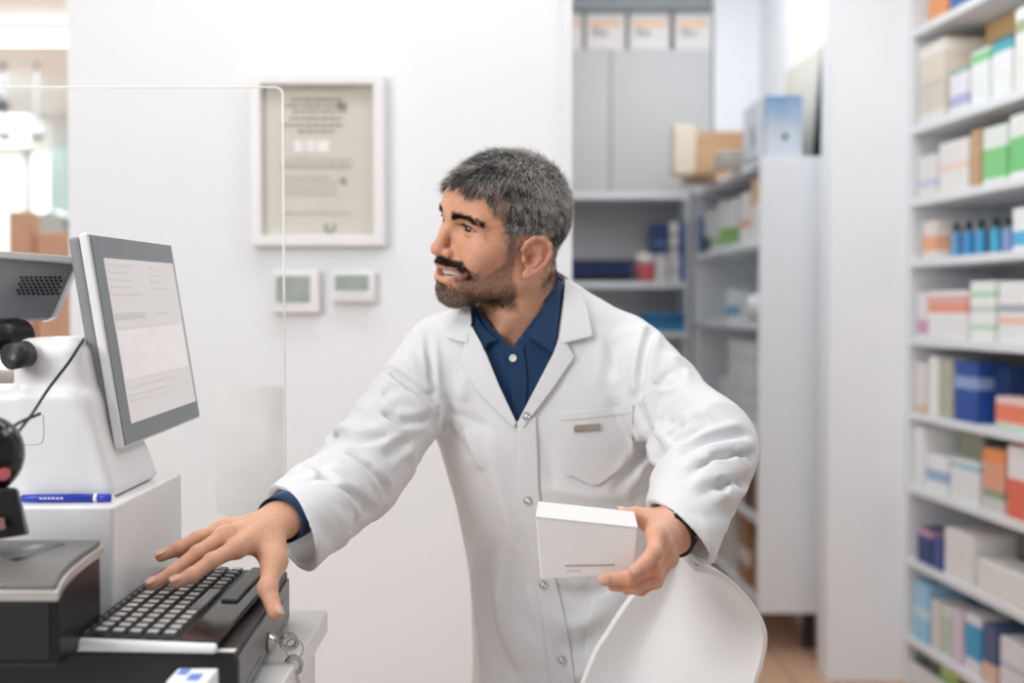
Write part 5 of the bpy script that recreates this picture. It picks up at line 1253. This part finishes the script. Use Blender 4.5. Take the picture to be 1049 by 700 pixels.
def vcut(p,xb,yb,xl,yl,xr,yr):
    px,py=projpx(p); k=YC/FPX
    if xb>528: tl_=np.interp(py,[250,318,349,410,433,434],[470,481,493,517,529,530]); tr_=np.interp(py,[250,292,358,433,434],[583,579,569,530,529])
    else: tl_=xb+(xl-xb)*(yb-py)/(yb-yl); tr_=xb+(xr-xb)*(yb-py)/(yb-yr)
    return np.maximum(np.maximum(np.maximum((tl_-px)*k*.9,(px-tr_)*k*.9),(py-yb)*k*.6),p[:,1]-1.745)
def coatshell(p):
    d=coat(p); nc=np.minimum(np.linalg.norm(p-CR.astype(np.float32),axis=1),np.linalg.norm(p-CL.astype(np.float32),axis=1)); d=np.maximum(d,-(coat0(p)+.0075+.012*sstep(nc,.05,.09)))
    d=np.maximum(d,-vcut(p,529,433,480,318,578,292))
    h,r=axc(p); d=np.maximum(d,-np.maximum(r-.071,-.004-h))
    # sleeve ends
    s=plane(p,CR+(.007,.009,.005),(-.70,-.50,-.22)); near=np.linalg.norm(p-CR.astype(np.float32),axis=1)-.11; d=np.maximum(d,-np.maximum(-s,near))
    s=plane(p,P(697,547,1.40),(-.75,-.27,-.60)); near=np.linalg.norm(p-CL.astype(np.float32),axis=1)-.11; d=np.maximum(d,-np.maximum(-s,near))
    return np.maximum(d,.47-p[:,2])
def coatbase(p): return np.minimum(coat0(p),.3)*.8
vC,FC=nets(coatshell,(-.36,1.28,.46),(.42,2.01,1.42),.0025,B=20,slack=3.0,base=coatbase)
vC=relax(vC,FC,2,.22)
print('COAT',len(vC))
M_coat=mat('coat_cotton',(.73,.74,.755),.7,spec=.25,noise=.012,nscale=60,bump=.25,bscale=1600,sheen=.15)
jacket=link('coat',npmesh(vC,FC),man,M_coat,label='white lab coat with lapels')
# ---- panels laid on the cloth
def panel(name,rows,f,lift,thick,m,parent,nu=26,nv=20,edge=0,smooth=True,ydef=1.72,label=None,lin=False):
    rr=[np.array(r,float) if lin else np.array(crom([np.array(q,float) for q in r],10) if len(r)>2 else [np.array(r[0])+(np.array(r[1])-np.array(r[0]))*t for t in np.linspace(0,1,20)]) for r in rows]
    def res(r,n): s=np.concatenate([[0],np.cumsum(np.linalg.norm(np.diff(r,axis=0),axis=1))]); t=np.linspace(0,s[-1],n); return np.stack([np.interp(t,s,r[:,k]) for k in range(r.shape[1])],1)
    rr=[res(r,nu) for r in rr]; G=[]
    for i in range(nu):
        c=np.array([r[i] for r in rr]); c=np.array(crom(list(c),10)) if len(c)>2 else np.array([c[0]+(c[1]-c[0])*t for t in np.linspace(0,1,20)]); G.append(res(c,nv))
    G=np.array(G); Q=G.reshape(-1,G.shape[2]); P3,D,bad=hit(f,Q[:,0],Q[:,1],ydef)
    T=np.linalg.norm(P3-CAM,axis=1)
    if Q.shape[1]>2: T=np.where(np.isnan(Q[:,2]),T,T)
    # smooth depth a little so the panel lies like cloth
    Tg=T.reshape(nu,nv); bg=bad.reshape(nu,nv)
    for _ in range(3):
        Z=np.pad(Tg,1,mode='edge'); Tg=.5*Tg+.125*(Z[2:,1:-1]+Z[:-2,1:-1]+Z[1:-1,2:]+Z[1:-1,:-2])
    T=Tg.ravel(); L_=lift(np.linspace(0,1,nu)[:,None]+0*np.linspace(0,1,nv)[None],np.linspace(0,1,nv)[None]+0*np.linspace(0,1,nu)[:,None]).ravel() if callable(lift) else lift
    front=CAM+D*(T-L_)[:,None]; back=CAM+D*(T-L_+thick)[:,None]; n=nu*nv; vs=np.concatenate([front,back]); F=[]
    I=lambda i,j:i*nv+j
    for i in range(nu-1):
        for j in range(nv-1): a=[I(i,j),I(i+1,j),I(i+1,j+1),I(i,j+1)]; F.append(a); F.append([x+n for x in a[::-1]])
    for i in range(nu-1): F.append([I(i+1,0),I(i,0),I(i,0)+n,I(i+1,0)+n]); F.append([I(i,nv-1),I(i+1,nv-1),I(i+1,nv-1)+n,I(i,nv-1)+n])
    for j in range(nv-1): F.append([I(0,j),I(0,j+1),I(0,j+1)+n,I(0,j)+n]); F.append([I(nu-1,j+1),I(nu-1,j),I(nu-1,j)+n,I(nu-1,j+1)+n])
    me=npmesh(vs,np.array(F)); bm=bmesh.new(); bm.from_mesh(me); bmesh.ops.recalc_face_normals(bm,faces=bm.faces); bm.to_mesh(me); bm.free()
    me.polygons.foreach_set('use_smooth',[True]*len(me.polygons))
    o=link(name,me,parent,m,label=label); b=o.modifiers.new('b','BEVEL'); b.width=.0007; b.segments=2; b.limit_method='ANGLE'; b.angle_limit=math.radians(50)
    return o
# ---- shirt
M_shirt=mat('navy_shirt',(.006,.034,.095),.75,spec=.3,noise=.10,nscale=400,bump=.3,bscale=1500,sheen=.2)
def shirt0(p): 
    return torso(p)+.0095-.0016*wob(p*V3(1,1,.6),60,71)
def shirtf(p):
    d=shirt0(p); d=np.maximum(d,-(d+.009)); d=np.maximum(d,-vcut(p,524,357,490,318,562,306)); h,r=axc(p); d=np.maximum(d,-np.maximum(r-.0615,-.012-h)); return np.maximum(d,.95-p[:,2])
vS,FS=nets(shirtf,(-.16,1.58,.94),(.26,1.90,1.40),.0032,B=20,slack=3.0,base=lambda p:torso(p)*.8)
shirt=link('shirt',npmesh(vS,FS),man,M_shirt,label='navy blue shirt open at the collar')
# collar bands running round the neck
e1=np.cross(NAX,(0,-1,0)); e1/=np.linalg.norm(e1); e2=np.cross(NAX,e1)
if e2[1]>0: e2=-e2     # e2 points to the front
def band(name,r0,h0,r1,h1,a0,a1,th,m,parent,rf=None,wav=0):
    vs=[];n=64;mm=8
    for s in (0,1):
        for i in range(n+1):
            a=a0+(a1-a0)*i/n
            for j in range(mm+1):
                t=j/mm; r=(r0+(r1-r0)*t)-s*th; h=h0+(h1-h0)*t; 
                if rf: r,h=rf(a,t,r,h)
                vs.append(NC+r*(e1*math.sin(a)+e2*-math.cos(a)*-1*-1)+NAX*h if False else NC+r*(e1*math.sin(a)-e2*math.cos(a))+NAX*h)
    N_=(n+1)*(mm+1); I=lambda i,j:i*(mm+1)+j; F=[]
    for i in range(n):
        for j in range(mm): a=[I(i,j),I(i+1,j),I(i+1,j+1),I(i,j+1)]; F.append(a); F.append([x+N_ for x in a[::-1]])
        for j in (0,mm): F.append([I(i,j),I(i+1,j),I(i+1,j)+N_,I(i,j)+N_])
    for i in (0,n):
        for j in range(mm): F.append([I(i,j),I(i,j+1),I(i,j+1)+N_,I(i,j)+N_])
    me=npmesh(np.array(vs),np.array(F)); bm=bmesh.new(); bm.from_mesh(me); bmesh.ops.recalc_face_normals(bm,faces=bm.faces); bm.to_mesh(me); bm.free(); me.polygons.foreach_set('use_smooth',[True]*len(me.polygons)); return link(name,me,parent,m)
# angle 0 = back of the neck, +-pi = front
band('collar_stand',.0625,-.030,.0585,.012,-2.5,2.5,.0022,M_shirt,shirt)
band('collar_fall',.0600,.014,.0720,-.022,-2.1,2.1,.0022,M_shirt,shirt)
band('coat_collar',.0760,-.034,.0690,.004,-1.9,1.9,.003,M_coat,jacket)
band('coat_collar',.0705,.005,.0900,-.034,-1.75,1.75,.003,M_coat,jacket)
def base1(p): return np.minimum(np.minimum(coat0(p),s_cone(p,NC-NAX*.05,NC+NAX*.012,.075,.060)),.3)
def baseS(p): return np.minimum(np.minimum(shirt0(p),s_cone(p,NC-NAX*.05,NC+NAX*.012,.066,.060)),.3)
# shirt wings: near (picture right) and far
panel('collar_wing',[[(561,283),(556,318),(541,345)],[(568,284),(564,322),(554,353)],[(576,290),(572,330),(567.5,363)]],baseS,lambda u,v:.008+.006*v,.0022,M_shirt,shirt,ydef=1.70,lin=True)
panel('collar_wing',[[(484,316),(494,334),(509,349)],[(482,322),(489,340),(500,352)],[(481,330),(484,345),(496,360)]],baseS,lambda u,v:.008+.005*v,.0022,M_shirt,shirt,ydef=1.68,lin=True)
panel('shirt_placket',[[(519,356),(523,392),(527,432)],[(536,354),(540,392),(536,432)]],shirt0,.003,.002,M_shirt,shirt)
bp,_,_=hit(shirt0,[525.5],[367]); link('shirt_button',lathe([(.0055,0),(.0055,.0015),(.004,.0022),(.003,.0012)],bp[0]+(0,-.0045,0),20,(0,-1,.1)),shirt,mat('pearl',(.72,.72,.70),.2),True)
# coat lapels and collar wings
lf=lambda u,v:.0065+.004*np.sin(np.pi*v)*0+.004*v
panel('lapel',[[(573,345),(567,362),(550,395),(531,431)],[(577,348),(578,364),(558,396),(533,434)],[(581,352),(588,366),(567,397),(536,438)]],coat0,lambda u,v:.0055+.0045*(1-v)*(1-u),.003,M_coat,jacket,nu=46,lin=True)
panel('lapel',[[(483,334),(493,352),(512,397),(529,433)],[(479,343),(482,362),(501,399),(528,435)],[(476,351),(471,371),(491,403),(526,438)]],coat0,lambda u,v:.0055+.0045*(1-v)*(1-u),.003,M_coat,jacket,nu=46,lin=True)
panel('collar_wing',[[(579,284),(577,318),(572,353)],[(590,294),(592,322),(589,349)],[(597,301),(603,322),(607,344.5)]],base1,lambda u,v:.009+.002*v,.003,M_coat,jacket,ydef=1.70,lin=True)
panel('collar_wing',[[(482,314),(483,330),(479,352)],[(474,316),(471,332),(468,349)],[(470,317),(463,332),(457,345.5)]],base1,lambda u,v:.009+.001*v,.003,M_coat,jacket,ydef=1.69,lin=True)
# placket, pocket, badge, snaps
panel('front_placket',[[(530,432),(531,470),(533,510),(546,580),(557,640),(566,705)],[(549,427),(551,470),(553,510),(566,580),(580,640),(590,705)]],coat,.0028,.0022,M_coat,jacket,nu=60,nv=8)
panel('chest_pocket',[[(574,423),(610,420),(648,415)],[(575,450),(611,449),(648,445)],[(577,482),(611,484),(647,470)],[(592,490),(611,497),(632,483)]],coat,.0030,.0024,M_coat,jacket,nu=26,nv=26)
panel('pocket_hem',[[(573.5,422.5),(610,419.5),(648.5,414.5)],[(574,431),(610,428),(648.5,423)]],coat,.0042,.0018,M_coat,jacket,nu=26,nv=6)
panel('side_pocket',[[(608,612),(630,606),(650,604)],[(600,650),(626,650),(650,648)],[(598,700),(624,702),(650,700)]],coat,.0030,.0024,M_coat,jacket,nu=20,nv=26)
panel('name_badge',[[(588,436),(615,434)],[(588,443),(615,441)]],coat,.0060,.0022,mat('badge_metal',(.42,.36,.30),.3,.7),jacket,nu=8,nv=4)
for x,y in ((539,426),(540,512),(556,598),(575,675)):
    bp,_,_=hit(coat,[x],[y]); c=bp[0]+(0,-.0045,0)
    b=link('snap_button',lathe([(.0052,0),(.0058,.001),(.0055,.002),(.0042,.0023),(.0036,.0012),(.0,.0012)],c,24,(0,-1,.1)),jacket,M_steel,True)
    link('snap_centre',lathe([(.0033,.0010),(.0030,.0024),(0,.0027)],c,20,(0,-1,.1)),b,M_coat,True)
# shirt cuff at the typing wrist
def cuffring(name,a,b,ra,rb,th,m,parent,flat=1.0,up=(0,0,1)):
    a=np.array(a);b=np.array(b);ax=(b-a)/np.linalg.norm(b-a);u=np.array(up,float);u-=ax*np.dot(u,ax);u/=np.linalg.norm(u);s=np.cross(ax,u);n=40;vs=[]
    prof=[(0,ra),(.5,(ra+rb)/2+.0008),(1,rb),(1,rb-th),(.5,(ra+rb)/2-th),(0,ra-th)]
    for t,r in prof:
        for i in range(n): w=2*math.pi*i/n; vs.append(a+(b-a)*t+(u*math.cos(w)*flat+s*math.sin(w))*r)
    F=[(j*n+i,j*n+(i+1)%n,((j+1)%6)*n+(i+1)%n,((j+1)%6)*n+i) for j in range(6) for i in range(n)]
    me=mesh(vs,F); bm=bmesh.new(); bm.from_mesh(me); bmesh.ops.recalc_face_normals(bm,faces=bm.faces); bm.to_mesh(me); bm.free(); return link(name,me,parent,m,True)
wr=np.array(RH['w']); ax=(ER-wr)/np.linalg.norm(ER-wr)
cuffring('shirt_cuff',wr-ax*.010,wr+ax*.034,.0318,.0325,.002,M_shirt,shirt,.9,UPR)
wl=np.array(LH['w']); axl=(EL-wl)/np.linalg.norm(EL-wl)
cuffring('shirt_cuff',wl+axl*.045,wl+axl*.11,.033,.037,.002,M_shirt,shirt,.9,UPL)
# dark metal wrist band
wb=cuffring('wristband',wl-axl*.012,wl+axl*.016,.0295,.0310,.004,mat('band_black',(.01,.01,.011),.3),man,.85,UPL)
u_=np.array(UPL,float);u_-=axl*np.dot(u_,axl);u_/=np.linalg.norm(u_);s_=np.cross(axl,u_)
sts=[]
for i in range(26):
    w=2*math.pi*i/26; c=wl+axl*(.002+.007*(-1)**i)+(u_*math.cos(w)*.85+s_*math.sin(w))*.0305; sts.append(lathe([(.0016,-.001),(.0016,.0006),(.0008,.001)],c,8,tuple(u_*math.cos(w)+s_*math.sin(w))))
link('band_studs',join(sts),wb,M_steel,True,label='small silver studs')
# trousers and shoes (behind the counter line)
M_tr=mat('dark_trousers',(.02,.022,.03),.8)
def trf(p):
    d=s_ell(p,(PEL[0],PEL[1],PEL[2]+.02),(.118,.095,.12))
    for s in (-1,1):
        h=(PEL[0]+s*.058,PEL[1],.82);k=(PEL[0]+s*.09,1.83,.46);a_=(PEL[0]+s*.11,1.90,.09)
        d=smin(d,smin(s_cone(p,h,k,.070,.064),s_cone(p,k,a_,.066,.060),.02),.02)
    return np.maximum(d,.075-p[:,2])
_v,_F=nets(trf,(-.12,1.68,.05),(.30,2.02,1.0),.009,slack=2.5); link('trousers',npmesh(_v,_F),man,M_tr)
for s in (-1,1):
    a_=(PEL[0]+s*.11,1.91,.05); f2=lambda p:np.maximum(smin(s_cone(p,a_,(a_[0]+s*.02,a_[1]-.18,.034),.048,.042),s_cone(p,(a_[0],a_[1],.06),(a_[0],a_[1]-.01,.10),.046,.042),.03),.001-p[:,2])
    _v,_F=nets(f2,(a_[0]-.12,1.6,-.01),(a_[0]+.12,2.0,.16),.006); link('shoe',npmesh(_v,_F),man,M_gloss)

# ---------------------------------------------------------------- carton held in the hand
def ctr(px,py,Y): return np.array(P(px,py,Y))
t=thing('medicine_carton','plain white carton with thin olive line held against the coat','box',ctr(600,560,1.31))
FTL,FTR,FBR,FBL=ctr(549,530,1.268),ctr(653,541,1.290),ctr(650,589,1.290),ctr(554,594,1.268)
dn_=np.array([.005,.086,.002]); 
M_cart=mat('carton_white',(.82,.82,.82),.45,noise=.008)
link('carton_body',hexa([FBL,FBR,FBR+dn_*.93,FBL+dn_*.93],[FTL,FTR,FTR+dn_,FTL+dn_]),t,M_cart,bevel=.0015)
def onf(u,v,o=.0006): 
    a=FTL+(FTR-FTL)*u; b=FBL+(FBR-FBL)*u; n=np.cross(FTR-FTL,FBL-FTL); n/=np.linalg.norm(n); n=n if n[1]<0 else -n; return a+(b-a)*v+n*o
link('printed_line',hexa([onf(.26,.80,-.0004),onf(.78,.80,-.0004),onf(.78,.80),onf(.26,.80)],[onf(.26,.765,-.0004),onf(.78,.765,-.0004),onf(.78,.765),onf(.26,.765)]),t,cm('b3b2ab'))
link('printed_text',join([hexa([onf(a,.88,-.0004),onf(b,.88,-.0004),onf(b,.88),onf(a,.88)],[onf(a,.855,-.0004),onf(b,.855,-.0004),onf(b,.855),onf(a,.855)]) for a,b in ((.27,.31),(.32,.37),(.38,.42))]),t,cm('cfcfcb'))
link('tuck_flap',hexa([FTL+(-.0005,0,-.002),FTR+(.0005,0,-.002),FTR+dn_+(.0005,0,-.002),FTL+dn_+(-.0005,0,-.002)],[FTL+(-.0005,-.001,.0012),FTR+(.0005,-.001,.0012),FTR+dn_+(.0005,0,.0012),FTL+dn_+(-.0005,0,.0012)]),t,M_cart,bevel=.0006)
